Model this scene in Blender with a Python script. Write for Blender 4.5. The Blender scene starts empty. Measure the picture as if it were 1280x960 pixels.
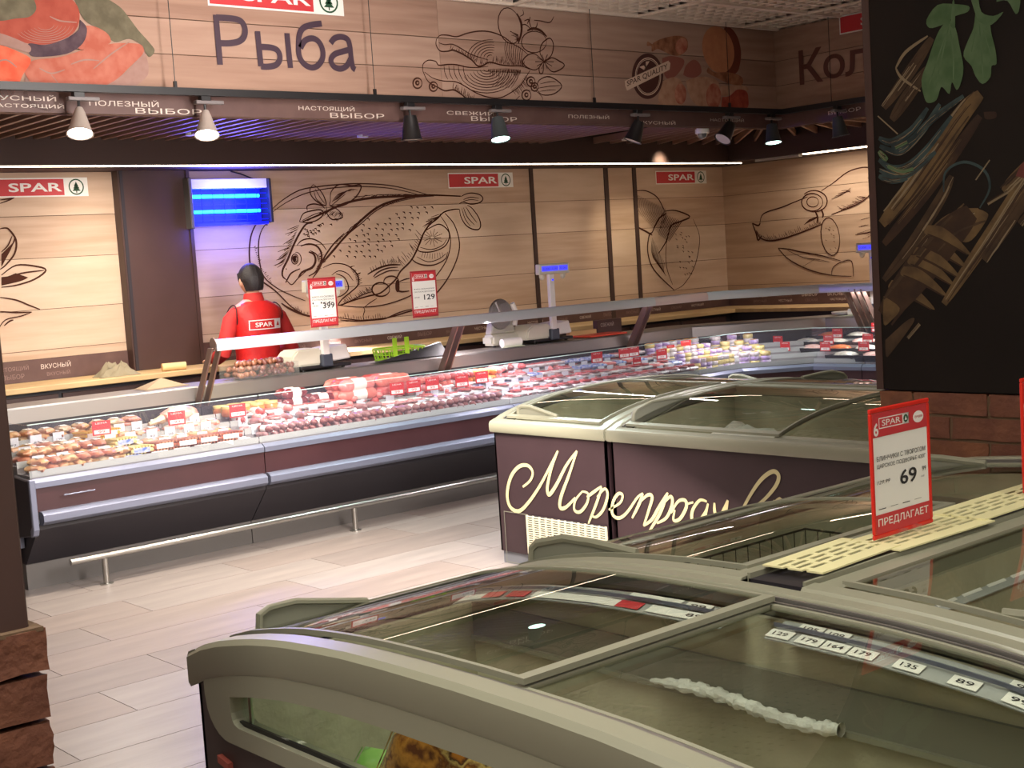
import bpy, bmesh, math, random
from mathutils import Vector, Matrix
random.seed(7)
sc = bpy.context.scene
COL = sc.collection

# ------------------------------------------------------------------ camera
# world axes: +Y runs along the meat counter into the shop, +X away from the back wall, eye at (0,0,1.7)
F, PITCH, ROLL, YAW, EYE = 1714.8, 0.09113, -0.0641, 0.85968, 1.7
def _axes():
    cp, sp, cr, sr = math.cos(PITCH), math.sin(PITCH), math.cos(ROLL), math.sin(ROLL)
    fwd = Vector((0, cp, -sp)); up = Vector((0, sp, cp)); r = Vector((1, 0, 0))
    r2 = r*cr + up*sr; u2 = up*cr - r*sr
    cy, sy = math.cos(YAW), math.sin(YAW)
    w = lambda h: Vector((h.x*cy - h.y*sy, h.x*sy + h.y*cy, h.z))
    return w(r2), w(u2), w(fwd)
RT, UP, FW = _axes()
cam_d = bpy.data.cameras.new('camera'); cam = bpy.data.objects.new('camera', cam_d); COL.objects.link(cam)
cam.matrix_world = Matrix(((RT.x, UP.x, -FW.x, 0), (RT.y, UP.y, -FW.y, 0), (RT.z, UP.z, -FW.z, EYE), (0, 0, 0, 1)))
cam_d.sensor_width = 36; cam_d.lens = F/1280*36; cam_d.clip_start = 0.05; cam_d.clip_end = 60
sc.camera = cam

# ------------------------------------------------------------------ world, view, large lights
wd = bpy.data.worlds.new('shop_air'); sc.world = wd; wd.use_nodes = True
wd.node_tree.nodes['Background'].inputs[0].default_value = (0.9, 0.95, 1, 1)
wd.node_tree.nodes['Background'].inputs[1].default_value = 0.2
sc.view_settings.view_transform = 'Standard'; sc.view_settings.look = 'None'
sc.view_settings.gamma = 1; sc.view_settings.use_curve_mapping = False
sc.view_settings.exposure = 0.62
def area(name, loc, size, power, col, aim=(0, 0, -1), sy=None, spread=None):
    l = bpy.data.lights.new(name, 'AREA'); l.energy = power; l.color = col
    l.shape = 'RECTANGLE'; l.size = size; l.size_y = sy or size
    if spread: l.spread = math.radians(spread)
    o = bpy.data.objects.new(name, l); COL.objects.link(o); o.location = loc
    o.rotation_euler = Vector(aim).to_track_quat('-Z', 'Y').to_euler(); return o
def spot(name, loc, power, col, aim, ang=80, blend=.5, r=.05):
    l = bpy.data.lights.new(name, 'SPOT'); l.energy = power; l.color = col
    l.spot_size = math.radians(ang); l.spot_blend = blend; l.shadow_soft_size = r
    o = bpy.data.objects.new(name, l); COL.objects.link(o); o.location = loc
    o.rotation_euler = Vector(aim).to_track_quat('-Z', 'Y').to_euler(); return o
WARM = (1, .88, .75); NEUT = (1, .95, .88); COOL = (.86, .94, 1)
for _x, _y, _p in ((-5.6, 2.2, 78), (-5.3, 3.9, 70), (-5.6, 5.6, 38)): spot('ceiling_downlight', (_x, _y, 3.33), _p, (.94, .96, 1), (0, 0, -1), 105, .8, .09)
spot('ceiling_downlight', (-4.0, 7.0, 3.33), 34, NEUT, (0, 0, -1), 110, .8, .09)
area('ceiling_light', (-2.0, 1.0, 3.3), 1.2, 38, (1, .98, .88), sy=2.5)
area('fascia_fill_light', (-3.4, 3.8, 3.33), .5, 120, (1, .93, .88), aim=(-.97, 0, -.12), sy=4, spread=110)  # added fill with no visible fixture, brightens the fascia boards
for _y in (3.4, 4.9, 6.4, 7.9, 9.4): spot('soffit_downlight', (-9.05, _y, 2.72), 30, (1, .88, .74), (-.38, 0, -1), 92, .9, .04)
area('ceiling_light', (1.5, 3.5, 3.3), 1.5, 50, (1, .98, .88), sy=2.5)
area('ceiling_light', (-1.2, -2.5, 3.3), 2.0, 36, (1, .93, .84), sy=2.0)

# ------------------------------------------------------------------ pixel ray onto a real plane (surveying the photograph)
def ray(x, y):
    d = RT*((x-640)/F) - UP*((y-480)/F) + FW
    return d
def on_x(x, y, X):
    d = ray(x, y); t = X/d.x; return (d.y*t, EYE + d.z*t)
def on_y(x, y, Y):
    d = ray(x, y); t = Y/d.y; return (d.x*t, EYE + d.z*t)

# ------------------------------------------------------------------ materials
def lin(c):
    return tuple(((v/255)/12.92 if v/255 <= .04045 else ((v/255+.055)/1.055)**2.4) for v in c) + (1,)
MATS = {}
def mat(name, rgb, rough=.5, metal=0, var=None, vscale=8, bump=0, bscale=40, stretch=None, emit=None, estr=0, trans=None, coat=0, spec=.5):
    if name in MATS: return MATS[name]
    m = bpy.data.materials.new(name); m.use_nodes = True; nt = m.node_tree; N = nt.nodes; L = nt.links
    b = N['Principled BSDF']; b.inputs['Base Color'].default_value = lin(rgb)
    b.inputs['Roughness'].default_value = rough; b.inputs['Metallic'].default_value = metal
    b.inputs['Specular IOR Level'].default_value = spec
    if coat: b.inputs['Coat Weight'].default_value = coat; b.inputs['Coat Roughness'].default_value = .08
    if var is not None or bump:
        tc = N.new('ShaderNodeTexCoord'); mp = N.new('ShaderNodeMapping')
        if stretch: mp.inputs['Scale'].default_value = stretch
        L.new(tc.outputs['Object'], mp.inputs[0])
    if var is not None:
        n = N.new('ShaderNodeTexNoise'); n.inputs['Scale'].default_value = vscale; n.inputs['Detail'].default_value = 5
        L.new(mp.outputs[0], n.inputs['Vector'])
        r = N.new('ShaderNodeValToRGB'); r.color_ramp.elements[0].position = .35; r.color_ramp.elements[1].position = .65
        r.color_ramp.elements[0].color = lin(var); r.color_ramp.elements[1].color = lin(rgb)
        L.new(n.outputs['Fac'], r.inputs[0]); L.new(r.outputs[0], b.inputs['Base Color'])
    if bump:
        n2 = N.new('ShaderNodeTexNoise'); n2.inputs['Scale'].default_value = bscale; n2.inputs['Detail'].default_value = 4
        L.new(mp.outputs[0], n2.inputs['Vector'])
        bp = N.new('ShaderNodeBump'); bp.inputs['Strength'].default_value = bump; bp.inputs['Distance'].default_value = .01
        L.new(n2.outputs['Fac'], bp.inputs['Height']); L.new(bp.outputs[0], b.inputs['Normal'])
    if emit: b.inputs['Emission Color'].default_value = lin(emit); b.inputs['Emission Strength'].default_value = estr
    MATS[name] = m; return m
def glassmat(name, tint=(1, 1, 1), ior=1.5, rough=.0, haze=0.0, hcol=(200, 205, 200)):
    m = bpy.data.materials.new(name); m.use_nodes = True; nt = m.node_tree; N = nt.nodes; L = nt.links
    for n in list(N): N.remove(n)
    out = N.new('ShaderNodeOutputMaterial'); t = N.new('ShaderNodeBsdfTransparent'); t.inputs[0].default_value = (*tint, 1)
    g = N.new('ShaderNodeBsdfGlossy'); g.inputs['Roughness'].default_value = rough
    fr = N.new('ShaderNodeFresnel'); fr.inputs[0].default_value = ior
    ge = N.new('ShaderNodeNewGeometry'); iv = N.new('ShaderNodeMath'); iv.operation = 'SUBTRACT'; iv.inputs[0].default_value = 1; L.new(ge.outputs['Backfacing'], iv.inputs[1])
    mu = N.new('ShaderNodeMath'); mu.operation = 'MULTIPLY'; L.new(fr.outputs[0], mu.inputs[0]); L.new(iv.outputs[0], mu.inputs[1])
    mx = N.new('ShaderNodeMixShader'); L.new(mu.outputs[0], mx.inputs[0]); L.new(t.outputs[0], mx.inputs[1]); L.new(g.outputs[0], mx.inputs[2])
    last = mx
    if haze:
        d = N.new('ShaderNodeBsdfDiffuse'); d.inputs[0].default_value = lin(hcol)
        m2 = N.new('ShaderNodeMixShader'); m2.inputs[0].default_value = haze
        L.new(mx.outputs[0], m2.inputs[1]); L.new(d.outputs[0], m2.inputs[2]); last = m2
    L.new(last.outputs[0], out.inputs[0]); MATS[name] = m; return m

m_wood = mat('printed_pale_wood', (204, 178, 156), .6, var=(190, 162, 138), vscale=3, stretch=(1, .35, 4), bump=.08, bscale=30, spec=.25)
m_wood2 = mat('printed_pale_wood_b', (196, 168, 146), .6, var=(180, 152, 128), vscale=4, stretch=(1, .3, 5), spec=.25)
m_wood3 = mat('printed_pale_wood_c', (208, 184, 162), .6, var=(194, 168, 144), vscale=3, stretch=(1, .4, 3), spec=.25)
m_woodX = mat('printed_pale_wood_side', (192, 164, 138), .6, var=(176, 148, 122), vscale=3, stretch=(.35, 1, 4), spec=.25)
m_woodX2 = mat('printed_pale_wood_side_b', (184, 156, 130), .6, var=(168, 140, 114), vscale=4, stretch=(.3, 1, 5), spec=.25)
m_fas = mat('fascia_pale_wood', (176, 146, 128), .7, var=(160, 128, 112), vscale=3, stretch=(.8, .35, 5), spec=.2)
m_fas2 = mat('fascia_pale_wood_b', (168, 136, 118), .7, var=(150, 118, 102), vscale=4, stretch=(.8, .3, 5), spec=.2)
m_joint = mat('dark_joint', (92, 66, 50), .9)
m_ink = mat('brown_ink', (70, 40, 30), .8, spec=.1)
m_brown = mat('dark_brown_panel', (72, 50, 46), .45, var=(64, 44, 40), vscale=2)
m_bulk = mat('dark_brown_bulkhead', (64, 44, 38), .7)
m_slat = mat('slat_brown', (136, 104, 90), .5)
m_plen = mat('dark_plenum', (38, 28, 26), .9)
m_cream = mat('cream_ceiling_bar', (232, 214, 198), .6)
m_black = mat('black_metal', (24, 22, 24), .45)
m_blackp = mat('black_plastic', (22, 22, 24), .35)
m_white = mat('white_plastic', (226, 224, 218), .4)
m_steel = mat('brushed_steel', (176, 174, 170), .28, 1, bump=.02, bscale=120)
m_steeld = mat('dull_steel', (150, 146, 142), .45, .8)
m_alu = mat('pale_aluminium', (122, 126, 146), .4, .5)
m_maroon = mat('maroon_laminate', (66, 38, 42), .4, var=(60, 34, 38), vscale=3)
m_dark = mat('graphite_panel', (40, 36, 42), .5)
m_kick = mat('grey_kick_plate', (92, 88, 86), .5)
m_led = mat('led_line', (255, 240, 220), .5, emit=(255, 228, 196), estr=7)
m_counterin = mat('white_enamel', (226, 222, 222), .4)
m_glass = glassmat('clear_glass_haze', (.98, .985, .99), 1.75, haze=.035, hcol=(200, 196, 222))  # lavender haze stands in for reflections, mixed into the glass colour
m_lid = glassmat('freezer_lid_glass', (.93, .95, .92), 1.6)
m_lidb = glassmat('freezer_lid_glass_far', (.92, .94, .91), 1.6)
m_gedge = mat('glass_edge', (190, 215, 212), .2)
m_clear = glassmat('clear_wrap', (.98, .98, .98), 1.4, .08, haze=.06)
m_ledge = mat('oak_worktop', (206, 176, 128), .5, var=(190, 158, 112), vscale=4, stretch=(3, .5, 1))
m_fz = mat('freezer_grey_plastic', (140, 139, 121), .38, bump=.01)
m_fz2 = mat('freezer_grey_plastic_dark', (126, 126, 112), .42)
m_fzl = mat('freezer_liner', (190, 186, 160), .6, var=(156, 152, 128), vscale=3, bump=.5, bscale=26)
m_fzb = mat('freezer_body_brown', (74, 60, 60), .5)
m_fzmore = mat('freezer_body_print', (54, 37, 42), .5, var=(49, 33, 38), vscale=4)
m_gold = mat('cream_lettering', (204, 194, 148), .5)
m_vent = mat('cream_vent_panel', (226, 220, 170), .5)
m_card = mat('white_card', (236, 234, 228), .6)
m_cardg = mat('clear_price_rail', (168, 170, 168), .25)
m_red = mat('red_card', (200, 40, 44), .45)
m_redf = mat('red_plastic_frame', (212, 44, 34), .3)
m_redd = mat('red_print', (196, 52, 58), .55)
m_txt = mat('black_print', (40, 38, 40), .7)
m_txtw = mat('white_print', (236, 230, 226), .6)
m_green = mat('green_print', (30, 78, 50), .6)
m_tubeb = mat('uv_tube', (40, 160, 255), .4, emit=(20, 120, 255), estr=9)
m_uvback = mat('uv_reflector_glow', (30, 40, 200), .3, emit=(0, 0, 255), estr=.55)  # light of the blue tubes put into plate, wires and tray as emission
m_brickA = mat('brick_red_brown', (112, 68, 48), .85, var=(92, 52, 38), vscale=9, bump=.6, bscale=40)
m_brickB = mat('brick_orange_brown', (122, 76, 50), .85, var=(98, 58, 40), vscale=9, bump=.6, bscale=40)
m_mort = mat('brick_mortar', (98, 76, 56), .95, bump=.5)
m_lcd = mat('blue_lcd', (60, 60, 210), .3, emit=(70, 70, 235), estr=.8)
m_scale = mat('scale_beige', (206, 202, 184), .45)
m_ragm = mat('khaki_cloth', (138, 128, 104), .9)
m_wax = mat('waxed_paper', (222, 186, 130), .6)

# ------------------------------------------------------------------ mesh builder
class G:
    def __init__(s): s.v = []; s.f = []; s.m = []; s.mi = 0
    def add(s, vs, fs):
        o = len(s.v); s.v += [Vector(p) for p in vs]
        for f in fs: s.f.append([i+o for i in f]); s.m.append(s.mi)
        return s
    def box(s, x0, x1, y0, y1, z0, z1, M=None):
        vs = [Vector((x, y, z)) for z in (z0, z1) for y in (y0, y1) for x in (x0, x1)]
        if M: vs = [M @ v for v in vs]
        return s.add(vs, [(0, 2, 3, 1), (4, 5, 7, 6), (0, 1, 5, 4), (2, 6, 7, 3), (0, 4, 6, 2), (1, 3, 7, 5)])
    def prism(s, pts, vec):
        n = len(pts); vec = Vector(vec); a = [Vector(p) for p in pts]; b = [p+vec for p in a]
        return s.add(a+b, [list(range(n))[::-1], list(range(n, 2*n))] + [(i, (i+1) % n, n+(i+1) % n, n+i) for i in range(n)])
    def tube(s, pts, r, n=8, cap=True, flat=1.0):
        pts = [Vector(p) for p in pts]; k = len(pts); rs = r if isinstance(r, (list, tuple)) else [r]*k
        vs = []; ref = None
        for i, p in enumerate(pts):
            t = (pts[min(i+1, k-1)]-pts[max(i-1, 0)])
            if t.length < 1e-9: t = Vector((0, 0, 1))
            t.normalize()
            if ref is None: ref = Vector((0, 0, 1)) if abs(t.z) < .9 else Vector((1, 0, 0))
            u = t.cross(ref).normalized(); w = u.cross(t).normalized(); ref = w
            for j in range(n):
                a = 2*math.pi*j/n; vs.append(p + u*math.cos(a)*rs[i] + w*math.sin(a)*rs[i]*flat)
        fs = [(i*n+j, i*n+(j+1) % n, (i+1)*n+(j+1) % n, (i+1)*n+j) for i in range(k-1) for j in range(n)]
        if cap: fs += [list(range(n))[::-1], list(range((k-1)*n, k*n))]
        return s.add(vs, fs)
    def lathe(s, prof, c=(0, 0, 0), n=16, M=None, sx=1, sy=1):
        c = Vector(c); vs = []
        for r, z in prof:
            for j in range(n):
                a = 2*math.pi*j/n; v = Vector((r*math.cos(a)*sx, r*math.sin(a)*sy, z)); vs.append((M @ v if M else v) + c)
        k = len(prof)
        fs = [(i*n+j, i*n+(j+1) % n, (i+1)*n+(j+1) % n, (i+1)*n+j) for i in range(k-1) for j in range(n)]
        fs += [list(range(n))[::-1], list(range((k-1)*n, k*n))]
        return s.add(vs, fs)
    def ball(s, c, rx, ry=None, rz=None, n=10, k=6, M=None):
        ry = ry or rx; rz = rz or rx; pr = [(max(math.sin(math.pi*i/k), .02), -math.cos(math.pi*i/k)) for i in range(k+1)]
        c = Vector(c); vs = []
        for r, z in pr:
            for j in range(n):
                a = 2*math.pi*j/n; v = Vector((r*math.cos(a)*rx, r*math.sin(a)*ry, z*rz)); vs.append((M @ v if M else v)+c)
        fs = [(i*n+j, i*n+(j+1) % n, (i+1)*n+(j+1) % n, (i+1)*n+j) for i in range(k) for j in range(n)]
        fs += [list(range(n))[::-1], list(range(k*n, (k+1)*n))]
        return s.add(vs, fs)
    def grid(s, fn, nu, nv):
        vs = [fn(i/nu, j/nv) for j in range(nv+1) for i in range(nu+1)]
        return s.add(vs, [(j*(nu+1)+i, j*(nu+1)+i+1, (j+1)*(nu+1)+i+1, (j+1)*(nu+1)+i) for j in range(nv) for i in range(nu)])
    def sheet(s, fn, nu, nv, th):
        """a closed slab: surface fn thickened downwards by vector th"""
        th = Vector(th); a = [Vector(fn(i/nu, j/nv)) for j in range(nv+1) for i in range(nu+1)]; o = len(a); b = [p+th for p in a]
        w = nu+1; fs = []
        for j in range(nv):
            for i in range(nu):
                q = (j*w+i, j*w+i+1, (j+1)*w+i+1, (j+1)*w+i); fs.append(q); fs.append(tuple(o+k for k in q[::-1]))
        ring = [i for i in range(w)] + [j*w+nu for j in range(1, nv+1)] + [nv*w+i for i in range(nu-1, -1, -1)] + [j*w for j in range(nv-1, 0, -1)]
        n = len(ring)
        for k in range(n): p, q = ring[k], ring[(k+1) % n]; fs.append((q, p, o+p, o+q))
        return s.add(a+b, fs)
    def build(s, name, m, parent=None, smooth=False, bev=0, world=False, seg=1, **props):
        off = Vector((0, 0, 0))
        if world and parent:
            p = parent
            while p: off += p.location; p = p.parent
        me = bpy.data.meshes.new(name); me.from_pydata([tuple(v-off) for v in s.v], [], s.f)
        for mm in (m if isinstance(m, (list, tuple)) else [m]): me.materials.append(mm)
        if isinstance(m, (list, tuple)): me.polygons.foreach_set('material_index', s.m)
        bm = bmesh.new(); bm.from_mesh(me)
        if not props.pop('flat2d', False): bmesh.ops.recalc_face_normals(bm, faces=bm.faces)
        if bev:
            ed = [e for e in bm.edges if len(e.link_faces) == 2 and e.calc_face_angle(0) > .6]
            bmesh.ops.bevel(bm, geom=ed, offset=bev, segments=seg, affect='EDGES', clamp_overlap=True)
        bm.to_mesh(me); bm.free()
        if smooth:
            me.polygons.foreach_set('use_smooth', [True]*len(me.polygons))
            try: me.set_sharp_from_angle(angle=math.radians(40))
            except Exception: pass
        o = bpy.data.objects.new(name, me); COL.objects.link(o)
        if parent: o.parent = parent
        for k, v in props.items(): o[k] = v
        return o
def thing(name, label, cat, loc=(0, 0, 0), group=None, rz=0):
    o = bpy.data.objects.new(name, None); COL.objects.link(o); o.location = loc; o.rotation_euler = (0, 0, rz)
    o.empty_display_size = .1; return tag(o, label, cat, group)
def tag(o, label, cat, group=None):
    o['label'] = label; o['category'] = cat
    if group: o['group'] = group
    return o
def struct(name, loc=(0, 0, 0)):
    o = bpy.data.objects.new(name, None); COL.objects.link(o); o.location = loc; o['kind'] = 'structure'; return o
def dup(o, parent=None, loc=None, rz=None):
    c = o.copy(); COL.objects.link(c); c.parent = parent
    if loc is not None: c.location = loc
    if rz is not None: c.rotation_euler = (c.rotation_euler.x, c.rotation_euler.y, rz)
    for ch in list(o.children): dup(ch, c)
    return c

# ------------------------------------------------------------------ flat print on planes: text, strokes, shapes
TX = {}
def text_geo(s, bold=0, shear=0):
    key = (s, bold, shear)
    if key in TX: return TX[key]
    c = bpy.data.curves.new('t', 'FONT'); c.body = s; c.size = 1; c.offset = bold; c.shear = shear; c.fill_mode = 'FRONT'; c.resolution_u = 3
    o = bpy.data.objects.new('t', c); COL.objects.link(o)
    dg = bpy.context.evaluated_depsgraph_get(); dg.update(); me = o.evaluated_get(dg).to_mesh()
    vs = [(v.co.x, v.co.y) for v in me.vertices]; fs = [list(p.vertices) for p in me.polygons]
    o.evaluated_get(dg).to_mesh_clear(); bpy.data.objects.remove(o); bpy.data.curves.remove(c)
    if not vs: vs = [(0, 0), (1, 0), (1, 1)]; fs = []
    x0 = min(v[0] for v in vs); x1 = max(v[0] for v in vs); y0 = min(v[1] for v in vs); y1 = max(v[1] for v in vs)
    vs = [((x-x0)/(x1-x0), (y-y0)/(y1-y0)) for x, y in vs]
    TX[key] = (vs, fs, (x1-x0)/(y1-y0)); return TX[key]
class Plane:
    cnt = 0
    """flat printing surface: origin o, right u, up v, normal n (towards the reader)"""
    def __init__(s, o, u, v, n): s.o = Vector(o); s.u = Vector(u); s.v = Vector(v); s.n = Vector(n)
    def P(s, a, b, lift=0): return s.o + s.u*a + s.v*b + s.n*lift
    def text(s, g, t, a0, b0, a1, b1, lift=.001, bold=0, keep=False, shear=0):
        vs, fs, asp = text_geo(t, bold, shear)
        if keep:
            w = (b1-b0)*asp
            if w < a1-a0: c = (a0+a1)/2; a0, a1 = c-w/2, c+w/2
        if bold:   # the fattened outline overlaps itself: every triangle gets its own hair of height
            for i, f in enumerate(fs): g.add([s.P(a0+vs[k][0]*(a1-a0), b0+vs[k][1]*(b1-b0), lift+.00002*(i*7 % 13)) for k in f], [list(range(len(f)))])
        else: g.add([s.P(a0+x*(a1-a0), b0+y*(b1-b0), lift) for x, y in vs], fs)
    def rect(s, g, a0, b0, a1, b1, lift=.001): g.add([s.P(a0, b0, lift), s.P(a1, b0, lift), s.P(a1, b1, lift), s.P(a0, b1, lift)], [(0, 1, 2, 3)])
    def poly(s, g, pts, lift=.001): g.add([s.P(a, b, lift) for a, b in pts], [list(range(len(pts)))])
    def frame(s, g, a0, b0, a1, b1, w, lift=.001):
        for r in ((a0, b0, a1, b0+w), (a0, b1-w, a1, b1), (a0, b0+w, a0+w, b1-w), (a1-w, b0+w, a1, b1-w)): s.rect(g, *r, lift)
    def ell(s, g, ca, cb, ra, rb, lift=.001, n=20, rot=0):
        s.poly(g, [(ca+ra*math.cos(t)*math.cos(rot)-rb*math.sin(t)*math.sin(rot), cb+ra*math.cos(t)*math.sin(rot)+rb*math.sin(t)*math.cos(rot)) for t in [2*math.pi*i/n for i in range(n)]], lift)
    def stroke(s, g, pts, w, lift=.001, taper=True):
        Plane.cnt = (Plane.cnt+1) % 40; lift = lift+Plane.cnt*.000025
        pts = [Vector(p) for p in pts]; n = len(pts)
        if n < 2: return
        vs = []
        for i, p in enumerate(pts):
            t = pts[min(i+1, n-1)]-pts[max(i-1, 0)]
            if t.length < 1e-9: t = Vector((1, 0))
            t.normalize(); q = Vector((-t.y, t.x)); k = i/(n-1)
            ww = (w(k) if callable(w) else w*(.35+.65*math.sin(math.pi*min(max(k, .02), .98))**.6 if taper else 1))/2
            vs += [s.P(*(p+q*ww), lift), s.P(*(p-q*ww), lift)]
        g.add(vs, [(2*i, 2*i+1, 2*i+3, 2*i+2) for i in range(n-1)])
def cr(pts, k=4):
    """smooth open curve through points"""
    if len(pts) < 3: return [tuple(p) for p in pts]
    P = [pts[0]] + list(pts) + [pts[-1]]; out = []
    for i in range(1, len(P)-2):
        a, b, c, d = P[i-1], P[i], P[i+1], P[i+2]
        for j in range(k):
            t = j/k
            out.append(tuple(.5*((2*b[e]) + (-a[e]+c[e])*t + (2*a[e]-5*b[e]+4*c[e]-d[e])*t*t + (-a[e]+3*b[e]-3*c[e]+d[e])*t**3) for e in (0, 1)))
    out.append(tuple(pts[-1])); return out
WALL = Plane((-9.996, 0, 0), (0, 1, 0), (0, 0, 1), (1, 0, 0))
SIDE = Plane((0, 11.876, 0), (1, 0, 0), (0, 0, 1), (0, -1, 0))
FAS = Plane((-6.998, 0, 0), (0, 1, 0), (0, 0, 1), (1, 0, 0))
FAS2 = Plane((0, 9.028, 0), (1, 0, 0), (0, 0, 1), (0, -1, 0))
def cropX(ox, oy, sc_, X): return lambda pts: [on_x(ox+x/sc_, oy+y/sc_, X) for x, y in pts]
def cropY(ox, oy, sc_, Y): return lambda pts: [on_y(ox+x/sc_, oy+y/sc_, Y) for x, y in pts]
def ellp(cx, cy, rx, ry, rot=0, a0=0, a1=360, n=18):
    o = []
    for i in range(n+1):
        t = math.radians(a0+(a1-a0)*i/n); x = rx*math.cos(t); y = ry*math.sin(t); c, s = math.cos(math.radians(rot)), math.sin(math.radians(rot))
        o.append((cx+x*c-y*s, cy+x*s+y*c))
    return o
def logo(parent, PL, a0, b0, a1, b1, world=True, box=True):
    """red name strip with white lettering and the round green fir tree beside it"""
    w = a1-a0; h = b1-b0
    g = G(); PL.rect(g, a0, b0, a1, b1, .004)
    g.mi = 1; PL.rect(g, a0+w*.012, b0+h*.07, a0+w*.765, b1-h*.07, .005)
    g.mi = 0; PL.text(g, 'SPAR', a0+w*.24, b0+h*.27, a0+w*.745, b1-h*.27, .006, bold=.02)
    g.mi = 2; cx = a0+w*.885; cy = (b0+b1)/2; rb = h*.43; ra = rb
    for k in range(24):
        t0, t1 = 2*math.pi*k/24, 2*math.pi*(k+1)/24
        g.add([PL.P(cx+ra*q*math.cos(t), cy+rb*q*math.sin(t), .0055) for t, q in ((t0, 1), (t1, 1), (t1, .84), (t0, .84))], [(0, 1, 2, 3)])
    for (y0, y1, ww) in ((-.5, .1, .55), (-.2, .38, .42), (.1, .66, .28)):
        PL.poly(g, [(cx-ra*ww, cy+rb*y0), (cx+ra*ww, cy+rb*y0), (cx, cy+rb*y1)], .0057)
    PL.rect(g, cx-ra*.06, cy-rb*.75, cx+ra*.06, cy-rb*.4, .0057)
    return g

# ================================================================== SETTING
# floor: base slab and porcelain planks laid along Y
fl = struct('floor', (-3, 4, 0))
G().box(-10.6, 5, -5, 13, -.12, -.004).build('subfloor', mat('grout', (150, 140, 132), .9), fl, world=True)
tm = [mat('floor_tile_'+c, rgb, .33, var=v, vscale=2.2, stretch=(5, .8, 1), bump=.03, bscale=25) for c, rgb, v in
      (('a', (141, 131, 126), (126, 117, 113)), ('b', (137, 124, 118), (123, 112, 107)), ('c', (145, 136, 132), (130, 122, 119)), ('d', (132, 121, 116), (119, 109, 105)))]
TW, TL = .3695, 1.2
tp = [G().box(0, TW-.004, 0, TL-.004, -.01, 0).build('tile', m, fl) for m in tm]
offs = {0: 1.90, 1: 2.30, 2: 2.70, 3: 2.30, 4: 2.70, 5: 3.10, 6: 2.71, 7: 3.10}
first = set()
for i in range(-13, 11):
    x = -4.71 - .3695*i - TW
    of = offs.get(i, 1.9 + .4*((i*7) % 3)) % 1.2
    if x > .3: continue
    for j in range(-1, 8):
        y = of + 1.2*j
        if x > -2.9 and y > 4.2 or y > 9.2: continue
        k = random.randrange(4)
        o = tp[k] if k not in first else tp[k].copy()
        if k in first: COL.objects.link(o)
        first.add(k); o.location = (x+3, y-4, 0)
# outer shell of the shop
G().box(-10.2, -10.03, -5, 12.1, 0, 3.5).build('wall_back', m_brown, kind='structure')
wl = bpy.data.objects['wall_back']
G().box(-10.03, 5, 11.905, 12.1, 0, 3.5).build('wall_right', m_brown, kind='structure'); wr = bpy.data.objects['wall_right']
mp_ = mat('shop_plaster', (196, 184, 168), .8)
G().box(-10.2, 5, -5, -4.85, 0, 3.5).build('wall_left', mp_, kind='structure')
G().box(4.85, 5, -4.85, 11.9, 0, 3.5).build('wall_front', mp_, kind='structure')
G().box(-10.2, 5, -5, 12.1, 3.62, 3.7).build('ceiling', mat('ceiling_void', (150, 132, 122), .9), kind='structure'); ce = bpy.data.objects['ceiling']
# pale open-cell ceiling seen above the fascia
g = G()
for i in range(29): g.box(-6.95+i*.1, -6.938+i*.1, 4.5, 11.8, 3.385, 3.43)
for j in range(73): g.box(-6.95, -4.1, 4.5+j*.1, 4.512+j*.1, 3.387, 3.428)
g.build('open_cell_grid', m_cream, ce, kind='stuff')
for i in range(6): G().box(-6.97+i*.6, -6.945+i*.6, 4.5, 11.8, 3.37, 3.435).build('ceiling_bar', m_cream, ce)
for j in range(7): G().box(-6.97, -4.1, 5.0+j*1.2, 5.025+j*1.2, 3.37, 3.436).build('ceiling_bar', m_cream, ce)
g = G().box(-4.1, 4.8, 4.3, 11.8, 3.38, 3.44).box(-6.97, 4.8, -4.8, 4.5, 3.38, 3.44); g.build('ceiling_panel', m_cream, ce)
for _x, _y in ((-5.6, 2.2), (-5.3, 3.9), (-5.6, 5.6), (-4, 7)):
    G().lathe([(.09, 0), (.11, 0), (.11, .02), (.09, .02)], (_x, _y, 3.36), 20).build('downlight_ring', m_white, ce)
for x, y, sx, sy in ((-2.0, 1.0, 1.0, 2.0), (1.5, 3.5, 1.2, 2.0), (-1.2, -2.5, 1.6, 1.6)):
    G().box(x-sx/2, x+sx/2, y-sy/2, y+sy/2, 3.35, 3.38).build('light_panel', mat('light_panel_glow', (255, 250, 240), .5, emit=(255, 248, 232), estr=3), ce)
# lowered ceiling over the counter: brown baffles, bulkhead, line of light
G().box(-9.9, -7.02, -2, 11.9, 2.86, 2.9).build('baffle_backing', m_plen, ce)
sl = G().box(-9.42, -7.03, 0, .03, 2.735, 2.80).build('slat', m_slat, ce)
ys = [1.5+i*.125 for i in range(58)]
for i, y in enumerate(ys):
    o = sl if i == 0 else sl.copy()
    if i: COL.objects.link(o)
    o.location = (0, y, 0)
G().box(-9.42, -4, 9.05, 11.2, 2.86, 2.9).build('baffle_backing', m_plen, ce)
for _y in (3.4, 4.9, 6.4, 7.9, 9.4): G().lathe([(.03, 0), (.045, 0), (.045, .02), (.03, .02)], (-9.05, _y, 2.73), 16).build('downlight_ring', m_white, ce)
s2 = G().box(0, .03, 9.06, 11.35, 2.735, 2.80).build('slat', m_slat, ce)
for i in range(34):
    o = s2 if i == 0 else s2.copy()
    if i: COL.objects.link(o)
    o.location = (-6.95+i*.125, 0, 0)
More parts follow.
